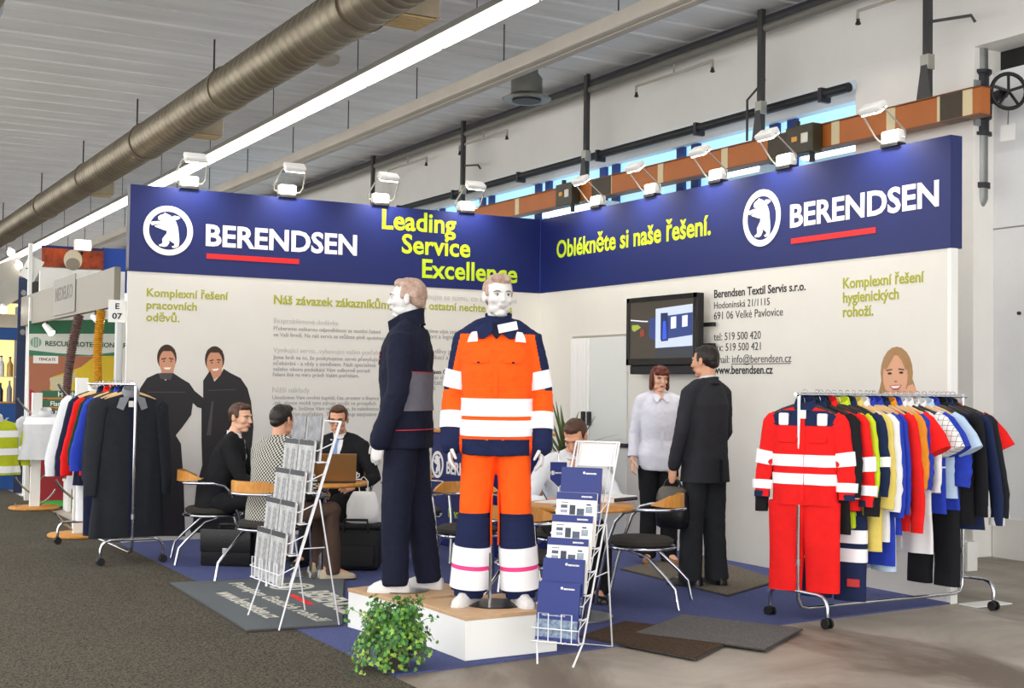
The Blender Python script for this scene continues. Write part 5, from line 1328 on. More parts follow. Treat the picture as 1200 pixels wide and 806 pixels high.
M_skin = mat('skin_warm', 'd09a7c', .5, var=.06, vscale=12); M_skin2 = mat('skin_fair', 'dcab8f', .5, var=.06, vscale=12)
H_dark = mat('hair_dark', '1d1512', .5, var=.4, vscale=60); H_brown = mat('hair_brown', '4a3020', .5, var=.35, vscale=60); H_auburn = mat('hair_auburn', '5a2315', .45, var=.4, vscale=50); H_light = mat('hair_light_brown', '6b4a30', .5, var=.35, vscale=60)
C_black = cloth('black_suit', '1b1b1e'); C_char = cloth('charcoal_suit', '2e2e33'); C_trou = cloth('grey_trousers', '2b2d31'); C_shirt = cloth('white_shirt', 'e6e6ea', .03); C_stripe = cloth('pale_shirt', 'd9d9e4', .04)
C_brown = cloth('brown_trousers', '4d3c33'); C_tie = cloth('blue_tie', '7f9ccc'); C_bshirt = cloth('light_shirt', 'dcdfe4', .03)
M_shoe = mat('black_shoe_leather', '151414', .3); M_shoeb = mat('brown_shoe_leather', '8a5a38', .4)
def checks():
    M = bpy.data.materials.new('cloth_small_check'); M.use_nodes = True; nt = M.node_tree; b = nt.nodes['Principled BSDF']
    tc = nt.nodes.new('ShaderNodeTexCoord'); mp = nt.nodes.new('ShaderNodeMapping'); mp.inputs['Scale'].default_value = (1, 0, 1); mp.inputs['Location'].default_value = (0, .003, 0)
    ck = nt.nodes.new('ShaderNodeTexChecker'); ck.inputs['Scale'].default_value = 74
    ck.inputs['Color1'].default_value = (*lin('232323'), 1); ck.inputs['Color2'].default_value = (*lin('bfbdb4'), 1)
    nt.links.new(tc.outputs['Object'], mp.inputs[0]); nt.links.new(mp.outputs[0], ck.inputs['Vector']); nt.links.new(ck.outputs['Color'], b.inputs['Base Color'])
    b.inputs['Roughness'].default_value = .9
    return M
C_check = checks()
ARM_SUIT = (.070, .066, .056, .056, .047)
def suit_front(P, t, shirt=C_shirt, tie=None, low=2.2):
    mb = MB(); P['torso'].front(mb, [(low, -.004, .004), (3.0, -.022, .022), (4.0, -.042, .042), (5.0, -.060, .060), (5.9, -.062, .062)], .020, .012); mb.build('shirt_front', shirt, t, 60)
    for s in (-1, 1):
        mb = MB(); P['torso'].front(mb, [(low-.15, s*.002, s*.012), (3.0, s*.020, s*.052), (4.0, s*.040, s*.082), (4.6, s*.052, s*.085), (5.0, s*.058, s*.080), (5.9, s*.058, s*.072)], .026, .010); mb.build('lapel', t['cl'] if False else MATS['cloth_'+P['suit']], t, 60)
    if tie:
        mb = MB(); P['torso'].front(mb, [(2.3, -.002, .002), (2.5, -.024, .024), (4.0, -.020, .020), (5.3, -.013, .013), (5.7, -.020, .020), (6.0, -.018, .018)], .028, .010); mb.build('tie', tie, t, 60)

# ---- 1 man in black suit, seated in profile
c = CH['suit'].location
P = pose(1.74, seat=(-.05, .05), lean=19, legyaw=-8, armR=((.06, .13, -.26), (.03, .36, -.40)), armL=((-.05, .14, -.25), (.02, .36, -.36)),
         handR=((-.15, .7, -.55), (-.75, .3, .3), (0, -.35, -.75), .35, .95), handL=((.2, .8, -.3), (.7, .3, .4), (0, -.2, -1), .3, .95), hw=(0, .02, 0))
P['suit'] = 'black_suit'
t = person('seated man in black suit and white shirt turned to the table, beside the printed figures', (c.x+.03, c.y-.02), drz(88), P, -30, 6, M_skin2, H_brown, 'short')
upper_garment(P, 'suit_jacket', C_black, t, .020, ARM_SUIT, 0, .012, neckt=6.2)
trousers(P, C_black, t); suit_front(P, t); collar(P, 'shirt_collar', C_shirt, t, .060, .034)
for s in 'LR':
    shoe(t, P['leg'+s][2], P['toe'+s], M_shoe)
    a = P['arm'+s]; d = (a[2]-a[1]).normalized(); MB().tube([a[2]-d*.03, a[2]-d*.004], [.037, .036], 16).build('shirt_cuff', C_shirt, t, 40)
# ---- 2 man in checked jacket, from behind
c = CH['check'].location
P = pose(1.70, seat=(0, .0), lean=10, legyaw=-32, armR=((.09, .06, -.27), (.05, .25, -.33)), armL=((-.07, .08, -.27), (.02, .30, -.32)),
         handR=((-.2, .9, -.1), (-.7, .2, .5), (0, 0, -1), .3, .95), handL=((.2, .9, -.1), (.7, .2, .5), (0, 0, -1), .3, .95), hw=(0, .01, 0))
t = person('seated man in black and white checked jacket seen from behind at the laptop table', (c.x+.04, c.y-.01), drz(30), P, -4, 4, M_skin, H_dark, 'short')
upper_garment(P, 'checked_jacket', C_check, t, .034, ARM_SUIT, 0, .012, neckt=6.2, wr=.005); trousers(P, C_brown, t); collar(P, 'jacket_collar', C_check, t, .066, .030)
for s in 'LR': shoe(t, P['leg'+s][2], P['toe'+s], mat('beige_shoe', 'b5a78f', .6))
# ---- 3 man in glasses behind the laptop
c = CH['glasses'].location
P = pose(1.70, seat=.03, lean=13, armR=((.09, .10, -.25), (-.02, .33, -.27)), armL=((-.14, .03, -.27), (-.06, .27, -.32)),
         handR=((-.3, .9, -.05), (-.6, .3, .5), (0, 0, -1), .25, .95), handL=((.4, .85, -.1), (.6, .3, .5), (0, 0, -1), .25, .95), hw=(0, .03, -.01))
P['suit'] = 'black_suit'
t = person('seated man with glasses, dark suit and pale tie facing the laptop', (c.x, c.y), drz(196), P, 14, 10, M_skin, H_brown, 'short')
upper_garment(P, 'suit_jacket', C_black, t, .020, ARM_SUIT, 0, .012, neckt=6.2); trousers(P, C_black, t); suit_front(P, t, C_shirt, C_tie, 2.0); collar(P, 'shirt_collar', C_shirt, t, .061, .034)
M_ = P['head']; S_ = M_.to_scale()[0]
g = thing('eyeglasses', 'black-rimmed glasses on the face of the seated man with the pale tie', 'glasses', t.location, t.rotation_euler.z)
for s in (-1, 1):
    MB().tube([M_ @ V((s*(.033+.024*spow(cos(q), .7)), .098-.10*abs(.024*cos(q)), .002+.016*spow(sin(q), .7))) for q in [2*PI*i/20 for i in range(21)]], .0024, 6).build('rim', M_blackp, g, 60)
    MB().tube([M_ @ V((s*.057, .094, .006)), M_ @ V((s*.082, .06, .008)), M_ @ V((s*.086, -.01, .008))], .0022, 6).build('temple_arm', M_blackp, g, 60)
MB().tube([M_ @ V((-.010, .102, .006)), M_ @ V((0, .106, .009)), M_ @ V((.010, .102, .006))], .0022, 6).build('bridge', M_blackp, g, 60)
for s in 'LR': shoe(t, P['leg'+s][2], P['toe'+s], M_shoe)
# ---- 4 man writing
c = CH['writer'].location
P = pose(1.76, seat=.0, lean=30, armR=((.13, .05, -.26), (.06, .30, -.235)), armL=((-.13, .10, -.24), (.04, .30, -.225)),
         handR=((-.35, .9, -.12), (-.75, .35, .55), (-.2, 0, -1), .55, .95), handL=((.5, .85, -.05), (.6, .3, .5), (0, 0, -1), .3, .95), hw=(.0, .06, -.02))
t = person('seated man in light shirt bending over the round table and writing', (c.x, c.y), drz(172), P, -30, 34, M_skin, H_brown, 'short')
upper_garment(P, 'dress_shirt', C_bshirt, t, .012, (.064, .058, .050, .048, .040), .6, .012, neckt=6.2, wr=.007); trousers(P, C_black, t); collar(P, 'shirt_collar', C_bshirt, t, .062, .032)
for s in 'LR': shoe(t, P['leg'+s][2], P['toe'+s], M_shoe)
a = P['armR']; hd_ = V(P['handR'][0]).normalized(); q0 = a[2]+hd_*.10
pen = thing('pen', 'dark pen in the hand of the writing man', 'pen', t.location, t.rotation_euler.z)
MB().tube([q0+V((.0, .03, -.035)), q0+V((.01, .015, .0)), q0+V((.05, -.05, .085))], [.0015, .005, .005], 8).build('pen_body', mat('blue_pen', '26365f', .3), pen, 50)
MB().tube([q0+V((.05, -.05, .085)), q0+V((.055, -.058, .095))], .003, 6).build('pen_button', M_chrome, pen)
# ---- 5 woman in white shirt
P = pose(1.72, fem=True, armR=((.05, -.03, -.27), (.075, .045, -.50)), armL=((-.07, -.05, -.26), (-.06, .06, -.48)), feet=.085, stance=(.0, .04), hw=(0, .005, 0))
t = person('standing woman with auburn bob, white shirt and black trousers below the television', (-.655, -3.12), drz(172), P, 4, 9, M_skin2, H_auburn, 'bob', 'b85f58')
upper_garment(P, 'blouse', C_stripe, t, .012, (.056, .052, .044, .044, .042), 0.0, .06, neckt=6.3, wr=.006)
mb = MB(); P['torso'].front(mb, [(0.2, -.012, .012), (2.0, -.012, .012), (4.0, -.012, .012), (5.4, -.012, .012)], .018, .012); mb.build('button_placket', C_stripe, t, 60)
mb = MB(); P['torso'].front(mb, [(5.0, -.003, .003), (5.5, -.022, .022), (6.1, -.034, .034)], .026, .012); mb.build('open_neck', M_skin2, t, 60)
for s in (-1, 1):
    mb = MB(); P['torso'].front(mb, [(4.72, s*.038, s*.056), (5.15, s*.010, s*.074), (5.6, s*.018, s*.070), (6.2, s*.030, s*.058)], .032, .012); mb.build('collar_point', C_stripe, t, 60)
collar(P, 'shirt_collar', C_stripe, t, .054, .028)
trousers(P, C_black, t, .012, .075, .092, kneer=.072)
for s in 'LR': shoe(t, P['leg'+s][2], P['toe'+s], M_shoeb, .9, .03)
for s in 'LR':
    a = P['arm'+s]; d = (a[2]-a[1]).normalized(); MB().tube([a[2]-d*.075, a[2]-d*.03], [.046, .045], 16).build('shirt_cuff', C_stripe, t, 40)
# ---- 6 standing man from behind with a bag
P = pose(1.785, armR=((.06, .03, -.28), (.03, .17, -.50)), armL=((-.06, .02, -.29), (-.05, .10, -.54)), feet=.10, stance=(-.03, .05), belly=.012, build=1.0, hw=(0, .005, 0),
         handL=((-.05, .15, -1), (0, 1, .1), (1, 0, 0), .75, 1.0))
t = person('standing man in charcoal suit seen from behind, holding a dark bag', (-1.12, -4.36), drz(-38), P, 12, 4, M_skin, H_dark, 'balding')
mb = MB()
upper_garment(P, 'suit_jacket', C_char, t, .018, (.064, .060, .054, .053, .047), -.0, .012, neckt=6.2, wr=.005)
mb = MB(); T = P['torso']
rr = [(-.165, .186, .144), (-.10, .180, .140), (.0, .174, .134)]
mb.loft([[T.s[1][0]+V(((a_+.012)*spow(cos(2*PI*j/28), .85), (b_+.010)*spow(sin(2*PI*j/28), .85), z_)) for j in range(28)] for z_, a_, b_ in rr]); mb.build('jacket_skirt', C_char, t, 60)
mb = MB(); mb.box((-.003, -.172, .765), (.003, -.148, .95)); mb.build('back_vent', C_black, t)
collar(P, 'shirt_collar', C_shirt, t, .062, .042); collar(P, 'jacket_collar', C_char, t, .078, .040, off=(0, -.012, -.014))
trousers(P, C_trou, t, .016, .088, .102, kneer=.086)
for s in 'LR': shoe(t, P['leg'+s][2], P['toe'+s], M_shoe, 1.05)
a = P['armL']; hd = t.matrix_world @ (a[2]+V((0, .01, -.095)))
bag = thing('handbag', 'dark leather shoulder bag with a grey flap hanging from the hand of the standing man', 'bag', hd, t.rotation_euler.z+.3)
mb = MB(); rg = []
for z, rx, ry in ((-.36, .06, .10), (-.345, .075, .125), (-.25, .08, .135), (-.12, .065, .13), (-.075, .045, .11), (-.06, .02, .08)):
    rg.append([V((rx*cos(2*PI*j/24)*(1+.05*sin(3*j)), ry*spow(sin(2*PI*j/24), .8), z)) for j in range(24)])
mb.loft(rg); mb.build('bag_body', M_leather, bag, 60)
mb = MB(); rg = []
for z, rx, ry in ((-.20, .088, .12), (-.13, .076, .125), (-.075, .052, .112), (-.052, .025, .085)): rg.append([V((rx*cos(2*PI*j/24), ry*spow(sin(2*PI*j/24), .8), z)) for j in range(24)])
mb.loft(rg); mb.build('bag_flap', mat('grey_leather', '5a554e', .5, bump=.2), bag, 60)
MB().tube([(0, -.08, -.07), (0, -.05, -.01), (0, 0, .01), (0, .05, -.01), (0, .08, -.07)], .010, 8).build('bag_handle', M_leather, bag, 60)

# ================================================================== mannequins
M_man = mat('mannequin_white', 'd6d3d2', .35); H_man = mat('mannequin_hair', '8f6f5e', .45, var=.4, vscale=30, col2='c0a898'); M_mbrow = mat('mannequin_brow', '6d625d', .5)
M_refl = mat('reflective_tape', 'f7f7fb', .25, spec=.8); C_orange = cloth('signal_orange', 'ff5a14', .06); C_navy = cloth('work_navy', '1b2346', .12); C_navyb = cloth('work_navy_dark', '171b2e', .12); C_greyp = cloth('work_grey', '6b6b76', .08)
def mannequin(label, loc, rz, P, yaw, pitch, style):
    t = thing('mannequin', label, 'mannequin', (loc[0], loc[1], .2475), rz); upd(t)
    P['head'] = headM(P['headc'], yaw, pitch, 0, P['hk']); figure(t, P, M_man, .005)
    face_parts(P['head'], t, M_mbrow, 'bfb4b1', '4a4a50'); hair_cap(P['head'], t, H_man, style, 5)
    return t
# the orange one
P = pose(1.86, armR=((.058, -.02, -.29), (.066, .04, -.565)), armL=((-.058, -.02, -.29), (-.066, .04, -.565)), feet=.145, build=1.0)
for s, sg in (('R', 1), ('L', -1)): P['toe'+s] = V((sg*.35, 1, 0))
t = mannequin('white mannequin in orange and navy high-visibility jacket and trousers with reflective stripes', (-3.62, -5.67), drz(183), P, 20, 2, 'quiff')
shR = P['armR'][0]
def pick(c):
    if c.z > P['neck'].z-.035: return 1
    ax = abs(c.x); z0 = P['torso'].s[0][0].z
    if c.z < z0+.085 and ax < .19: return 1
    a = P['armR']
    if ax > .205 and c.z < a[2].z+.10: return 1                       # cuffs
    if c.z > a[0].z+.030 and ax > .095: return 1                       # yoke
    if ax > a[0].x+.030+(a[0].z-c.z)*.20 and c.z > a[1].z+.02: return 1   # outer upper sleeve
    return 0
jk = upper_garment(P, 'work_jacket', [C_orange, C_navy], t, .034, (.074, .074, .068, .068, .064), -.0, .0, vox=.006, wr=.007, pick=pick, neckt=6.0)
def tband(t0, t1, k): mb = MB(); P['torso'].band(mb, t0, t1, k, .012); return mb.build('reflective_band', M_refl, t, 50)
tband(.80, 1.38, .044); tband(1.52, 2.14, .044)
for s in 'LR':
    a = P['arm'+s]; A, B, W_ = V(a[0]), V(a[1]), V(a[2])
    for (p, q, f0, f1, r0, r1) in ((A, B, .58, .90, .079, .077), (B, W_, .38, .70, .0765, .0745)):
        MB().tube([p.lerp(q, f0), p.lerp(q, (f0+f1)/2), p.lerp(q, f1)], [r0, (r0+r1)/2, r1], 24).build('reflective_band', M_refl, t, 50)
    sg = 1 if s == 'R' else -1
    mb = MB(); P['torso'].front(mb, [(4.45, sg*.105, sg*.165), (4.75, sg*.108, sg*.160), (5.0, sg*.110, sg*.150), (5.2, sg*.114, sg*.142)], .050, .016); mb.build('reflective_band', M_refl, t, 60)
    nk = P['neck']
    mb = MB(); P['torso'].front(mb, [(4.62, sg*.070, sg*.098), (5.0, sg*.026, sg*.108), (5.5, sg*.020, sg*.094), (6.3, sg*.028, sg*.070)], .056, .014); mb.build('collar_flap', C_navy, t, 60)
    mb = MB(); P['torso'].front(mb, [(3.42, sg*.045, sg*.150), (3.62, sg*.045, sg*.150)], .046, .012); mb.build('pocket_flap', C_orange, t, 60)
    mb = MB(); P['torso'].front(mb, [(3.40, sg*.09, sg*.105), (3.47, sg*.09, sg*.105)], .049, .004); mb.build('pocket_tab', C_navyb, t, 60)
collar(P, 'jacket_collar', C_navy, t, .076, .055, off=(0, -.006, .005)); 
mb = MB(); P['torso'].front(mb, [(4.62, -.004, .004), (5.0, -.028, .028), (5.5, -.036, .036), (6.2, -.05, .05)], .052, .016); mb.build('inner_shirt', C_navyb, t, 60)
mb = MB(); P['torso'].front(mb, [(2.2, -.010, .010), (3.0, -.010, .010), (4.9, -.010, .010)], .041, .012); mb.build('front_placket', C_orange, t, 60)
nk = P['neck']; R_ = Matrix.Translation(nk+V((-.062, .142, -.022))) @ Matrix.Rotation(.22, 4, 'Y') @ Matrix.Rotation(.15, 4, 'Z')
MB().box((-.055, 0, -.024), (.055, .006, .024), .002, R_).build('name_card', M_paper, t)
def tpick(c):
    return 1 if c.z < .515 else 0
tr = trousers(P, [C_orange, C_navy], t, .020, .084, .104, kneer=.090, vox=.008, pick=tpick)
for s in 'LR':
    l = P['leg'+s]; K, A = V(l[1]), V(l[2])
    mb = MB(); mb.tube([K.lerp(A, .02), K.lerp(A, .35), K.lerp(A, .7), K.lerp(A, 1.02)], [.096, .101, .106, .104], 24); mb.build('trouser_shell', C_navy, t, 60)
    for f0, f1 in ((.42, .66), (.72, .98)):
        MB().tube([K.lerp(A, f0), K.lerp(A, f1)], [.110, .113], 28).build('reflective_band', M_refl, t, 50)
    MB().tube([K.lerp(A, .66), K.lerp(A, .72)], [.1085, .109], 28).build('pink_band', mat('signal_pink', 'f0408a', .6), t, 50)
    sg = 1 if s == 'R' else -1
    MB().tube([K.lerp(A, -.3)+V((-sg*.092, .03, 0)), K.lerp(A, .1)+V((-sg*.098, .035, 0)), K.lerp(A, .40)+V((-sg*.108, .03, 0))], .012, 8, flat=((0, 1, 0), 1.5, .5)).build('inner_seam', C_orange, t, 60)
    f = shoe(t, P['leg'+s][2], P['toe'+s], M_man, 1.0, 0, 'd6d3d2')
MB().lathe([(.01, 0), (.165, 0), (.168, .006), (.01, .008)], (0, 0, 0), 40).build('base_plate', mat('dark_steel_plate', '4a4a4d', .3, .8), t, 40)
MB().cyl((.02, .10, .006), (.02, .10, .30), .009, 10).build('support_rod', M_chrome, t)
# the dark one, in profile
P = pose(1.87, armR=((.05, -.02, -.30), (.06, .02, -.57)), armL=((-.048, .0, -.295), (-.04, .10, -.565)), feet=.10, stance=(-.13, .03), build=1.0,
         handL=((-.0, .25, -1), (.25, 1, .1), (1, -.2, 0), .25, 1.0))
P['toeL'] = V((-.15, 1, 0)); P['toeR'] = V((.1, 1, 0))
t = mannequin('white mannequin in dark navy workwear turned in profile, with a grey waist panel', (-3.875, -5.0), drz(-80), P, 4, 0, 'short')
upper_garment(P, 'work_jacket', C_navyb, t, .036, (.078, .074, .068, .068, .064), 0, .0, vox=.008, wr=.007, neckt=6.0, seed=4)
mb = MB(); P['torso'].band(mb, 1.55, 2.98, .043, .010, PI*1.02, 1.62*PI, 30, 8); mb.build('grey_panel', C_greyp, t, 60)
for tt, a_ in ((.80, PI*.9), (3.0, PI*1.02)): mb = MB(); P['torso'].band(mb, tt, tt+.04, .046, .012, a_, 1.62*PI); mb.build('red_piping', mat('piping_red', 'b52b3a', .7), t, 50)
collar(P, 'jacket_collar', C_navyb, t, .082, .085, off=(0, -.004, -.005), tilt=.30)
nk = P['neck']
for sg in (-1, 1): MB().prism([(0, .06), (.07, .02), (.06, -.05), (0, -.01)], lambda u, v, d: nk+V((sg*(.060-d-u*.1), .055+u, v)), .010).build('collar_flap', C_navyb, t)
T = P['torso']; mb = MB(); T.front(mb, [(3.3, -.14, -.05), (3.9, -.14, -.05)], .042, .012); mb.build('chest_pocket', C_navyb, t, 60)
for k_, (ta, tb) in enumerate(((3.5, 3.62), (3.7, 3.78), (3.85, 3.92))): mb = MB(); T.band(mb, ta, tb, .041, .004, PI*.68, PI*.71, 3, 1); mb.build('chest_print', mat('chest_print_red', 'c0444a', .6), t)
trousers(P, C_navyb, t, .022, .080, .108, kneer=.092, vox=.010, seed=6)
for s in 'LR': shoe(t, P['leg'+s][2], P['toe'+s], M_man, .92, 0, 'd6d3d2')
MB().lathe([(.01, 0), (.15, 0), (.153, .006), (.01, .008)], (0, 0, 0), 40).build('base_plate', M_steel, t, 40); MB().cyl((.03, .0, .006), (.03, .0, .035), .014, 12).build('socket', M_chrome, t)
# ================================================================== clothes rails and everything on them
def clothes_rail(label, A, B, zr, half):
    """chrome rail on castors from A to B (floor points); base bars lie across"""
    A, B = V(A), V(B); L = (B-A).length; d = (B-A).normalized()
    t = thing('clothes_rail', label, 'clothes rail', (A.x, A.y, A.z), math.atan2(d.y, d.x)); upd(t)
    MB().tube([(-.03, 0, zr-A.z), (L+.03, 0, zr-A.z)], .0135, 12).build('hanging_bar', M_chrome, t, 60)
    for k, x in enumerate((0, L)):
        sg = 1 if k == 0 else -1
        MB().tube([(x, 0, zr-A.z+.012), (x, 0, .20), (x+sg*.005, 0, .14), (x+sg*.03, 0, .10), (x+sg*.09, 0, .085)], .0125, 12).build('upright', M_chrome, t, 60)
        MB().tube([(x, -half, .065), (x, -half, .13), (x, -half+.012, .165), (x, -half+.04, .19), (x, -half+.08, .198), (x, half-.08, .198), (x, half-.04, .19), (x, half-.012, .165), (x, half, .13), (x, half, .065)], .0125, 12).build('base_bar', M_chrome, t, 60)
        MB().tube([(x, 0, .36), (x, 0, .40)], .016, 12).build('joint_sleeve', M_steel, t, 60)
        for s in (-1, 1):
            c = MB(); c.cyl((x-.012, s*half, .033), (x-.026, s*half, .033), .032, 18); c.cyl((x+.012, s*half, .033), (x+.026, s*half, .033), .032, 18); c.cyl((x-.012, s*half, .033), (x+.012, s*half, .033), .018, 12)
            c.cyl((x, s*half, .03), (x, s*half, .072), .013, 10); c.build('castor', M_blackp, t, 40)
    MB().tube([(.085, 0, .085), (L-.085, 0, .085)], .0115, 12).build('bottom_bar', M_chrome, t, 60)
    return t
RR_A, RR_B, RR_Z = V((-1.475, -5.785, .0)), V((.055, -5.755, .0)), 1.452
clothes_rail('long chrome clothes rail on castors packed with coloured workwear, by the woman portrait', RR_A, RR_B, RR_Z, .262)
RL_A, RL_B, RL_Z = V((-4.655, -1.468, .0085)), V((-4.70, .10, .0085)), 1.455
clothes_rail('chrome clothes rail on castors with dark coats, in front of the printed men', RL_A, RL_B, RL_Z, .25)
M_hanger = mat('hanger_wood', 'd8b27c', .4, var=.1, vscale=8); M_hangd = mat('hanger_dark', '2a211d', .4)
def hanger(label, P_, rz, dark, group):
    t = thing('coat_hanger', label, 'hanger', P_, rz, group)
    MB().tube([(.030*cos(a)*.62, 0, -.004+.019*sin(a)) for a in [math.radians(q) for q in range(-35, 200, 20)]]+[(-.012, 0, -.026), (-.004, 0, -.042), (0, 0, -.075)], .0022, 6).build('hook', M_chrome, t, 60)
    MB().tube([(-.205, 0, -.142), (-.15, 0, -.118), (-.08, 0, -.094), (0, 0, -.082), (.08, 0, -.094), (.15, 0, -.118), (.205, 0, -.142)], [.010, .013, .014, .015, .014, .013, .010], 8, flat=((0, 1, 0), .8, 1.1)).build('shoulder_bar', M_hangd if dark else M_hanger, t, 60)
    return t
class Coat:
    """a garment on its hanger: origin where the hook sits on the rail, front towards local -Y"""
    def __init__(s, W, L, th, fl, seed):
        s.W, s.L, s.th, s.fl, s.sd = W, L, th, fl, seed
        s.rows = [(-.092, .058, .026), (-.104, .10, .030), (-.122, .165, .034), (-.150, W*.93, .040), (-.20, W*.97, th*.85), (-.34, W*.95, th), (-.34-(L-.34)*.35, W*.94+fl*.25, th*1.04), (-.34-(L-.34)*.7, W*.97+fl*.6, th*1.06), (-L, W+fl, th*1.1)]
    def ring(s, z, k=0, n=40):
        R = s.rows
        for i in range(len(R)-1):
            if R[i][0] >= z >= R[i+1][0]: break
        f = (R[i][0]-z)/(R[i][0]-R[i+1][0]); w_ = R[i][1]*(1-f)+R[i+1][1]*f; h = R[i][2]*(1-f)+R[i+1][2]*f
        dep = max(0, min(1, (-z-.18)/max(.1, s.L-.18)))
        o = []
        for j in range(n):
            a = 2*PI*j/n; x = (w_+k)*spow(cos(a), .75); y = (h+k)*spow(sin(a), .8)
            fo = sin(x*26+s.sd*1.7+z*1.5)*.010+sin(x*47+s.sd*3.1-z*3)*.006+sin(z*19+s.sd+x*9)*.004
            o.append(V((x+dep*.006*sin(z*9+s.sd), y+fo*dep*(1-.6*abs(cos(a))**4), z)))
        return o
    def body(s, mt_, t, z0=-.092, z1=None, k=0, name='body'):
        z1 = -s.L if z1 is None else z1; N = max(3, int((z0-z1)/.035))
        zs = sorted(set([z0-(z0-z1)*i/N for i in range(N+1)]+[r[0] for r in s.rows if z0 > r[0] > z1]), reverse=True)
        mb = MB(); mb.loft([s.ring(z, k) for z in zs]); return mb.build(name, mt_, t, 70)
    def band(s, z0, z1, mt_, t, k=.004, name='reflective_band'):
        mb = MB(); o = [s.ring(z0+(z1-z0)*i/3, k) for i in range(4)]; q = [s.ring(z0+(z1-z0)*i/3, k-.0045) for i in range(4)]
        mb.loft(o+q[::-1]+[o[0]], cap=False); return mb.build(name, mt_, t, 60)
    def sleeve_path(s, sg, Ls, out):
        W = s.W; return [V((sg*W*.80, 0, -.165)), V((sg*(W*.98), .0, -.20)), V((sg*(W+out*.6), .004, -.20-(Ls-.2)*.45)), V((sg*(W+out), -.008, -.20-(Ls-.2)*.75)), V((sg*(W+out*1.02), -.02, -Ls))]
    def sleeve(s, sg, Ls, mt_, t, r=.066, out=.05, cuff=None, r1=.050):
        p = s.sleeve_path(sg, Ls, out); q = []; rr = []
        R_ = [r*.80, r, r*.92, (r+r1)/2, r1]
        for i in range(4):
            for j in range(4): f = j/4; q.append(p[i].lerp(p[i+1], f)+V((0, .004*sin(i*4+j*2.1+s.sd), 0))); rr.append((R_[i]*(1-f)+R_[i+1]*f)*(1+.035*sin((i*4+j)*2.3+s.sd*2)))
        q.append(p[4]); rr.append(R_[4])
        o = MB().tube(q, rr, 16, flat=((1, 0, 0), 1, .46)).build('sleeve', mt_, t, 70)
        if cuff: MB().tube([p[4].lerp(p[3], .30), p[4]-(p[3]-p[4]).normalized()*.002], [r1*1.05, r1*1.06], 16, flat=((1, 0, 0), 1, .49)).build('cuff', cuff, o, 60)
        return o
    def sleeve_band(s, sg, Ls, f0, f1, mt_, t, r=.066, out=.05, name='reflective_band'):
        p = s.sleeve_path(sg, Ls, out); a, b = p[1], p[4]
        def at(f): 
            x = f*3; i = min(2, int(x)); return p[1+i].lerp(p[2+i], x-i)
        return MB().tube([at(f0), at((f0+f1)/2), at(f1)], [r*1.10, r*1.07, r*1.04], 20, flat=((1, 0, 0), 1, .54)).build(name, mt_, t, 60)
    def short(s, sg, mt_, t):
        return MB().tube([V((sg*s.W*.80, 0, -.165)), V((sg*s.W*.98, 0, -.20)), V((sg*(s.W+.07), 0, -.30)), V((sg*(s.W+.11), -.01, -.38))], [.06, .075, .085, .092], 18, flat=((1, 0, 0), 1, .5)).build('sleeve', mt_, t, 70)
    def collar(s, mt_, t, h=.05, r=.062):
        n = 28; rings = []
        for z, k in ((-.004, .014), (h*.35, .010), (h, .0), (h, -.006), (h*.3, .002), (-.004, .006)):
            rings.append([V(((r+k)*cos(2*PI*j/n), (r*.62+k)*sin(2*PI*j/n), -.096+z+.022*sin(2*PI*j/n))) for j in range(n)])
        mb = MB(); mb.loft(rings+[rings[0]], cap=False); return mb.build('collar', mt_, t, 60)
    def placket(s, mt_, t, z0=-.13, z1=None, w_=.014):
        z1 = -s.L+.02 if z1 is None else z1; N = 14; mb = MB(); rg = []
        for i in range(N+1):
            z = z0+(z1-z0)*i/N; r = s.ring(z, .003); y = min(p.y for p in r if abs(p.x) < .06)
            rg.append([V((-w_, y-.002, z)), V((w_, y-.002, z)), V((w_, y+.006, z)), V((-w_, y+.006, z))])
        mb.loft(rg); return mb.build('placket', mt_, t, 50)
    def pocket(s, x, z, w_, h, mt_, t):
        r = s.ring(z-h/2, .003); y = min(p.y for p in r if abs(p.x-x) < .06)
        return MB().box((x-w_/2, y-.006, z-h), (x+w_/2, y+.012, z), .004).build('pocket', mt_, t)
    def legs(s, mt_, t, z0, z1, W, band=None, cuffm=None):
        for sg in (-1, 1):
            N = 14; rg = []
            for i in range(N+1):
                f = i/N; z = z0+(z1-z0)*f; c = sg*(W*.47+.010*f); w_ = W*.52*(1-.12*f)
                rg.append([V((c+w_*spow(cos(2*PI*j/24), .8), .050*spow(sin(2*PI*j/24), .85)*(1+.1*sin(z*13+j*.5))+.008*sin(z*11+sg+s.sd), z)) for j in range(24)])
            o = MB().loft(rg).build('leg', mt_, t, 70)
            if band:
                for za, zb in band:
                    MB().loft([[V((sg*(W*.47+.008)+(W*.50)*spow(cos(2*PI*j/24), .8), .060*spow(sin(2*PI*j/24), .85), z)) for j in range(24)] for z in (za, (za+zb)/2, zb)]).build('reflective_band', M_refl, o, 60)
C = lambda n, h, v=.10: cloth(n, h, v)
c_red, c_navy, c_blk, c_lime, c_yel = C('signal_red', 'e8201f', .06), C('navy_work', '1f2a4c'), C('black_work', '1c1c20'), C('lime_yellow', 'c9df2c', .06), C('pale_yellow', 'e3cd6c', .06)
c_wht, c_roy, c_org, c_lbl, c_grn, c_chk = C('white_coat', 'e8e8ea', .04), C('royal_blue', '2a3fae', .10), C('amber', 'e0912c', .08), C('light_blue', 'b9cfe6', .06), C('dark_green', '1f3a2a', .12), None
c_char, c_gry, c_nvd, c_lgr = C('charcoal_coat', '23262c', .16), C('mid_grey', '86888e', .06), C('deep_navy', '181d38', .14), C('pale_grey', 'cfd0d4', .05)
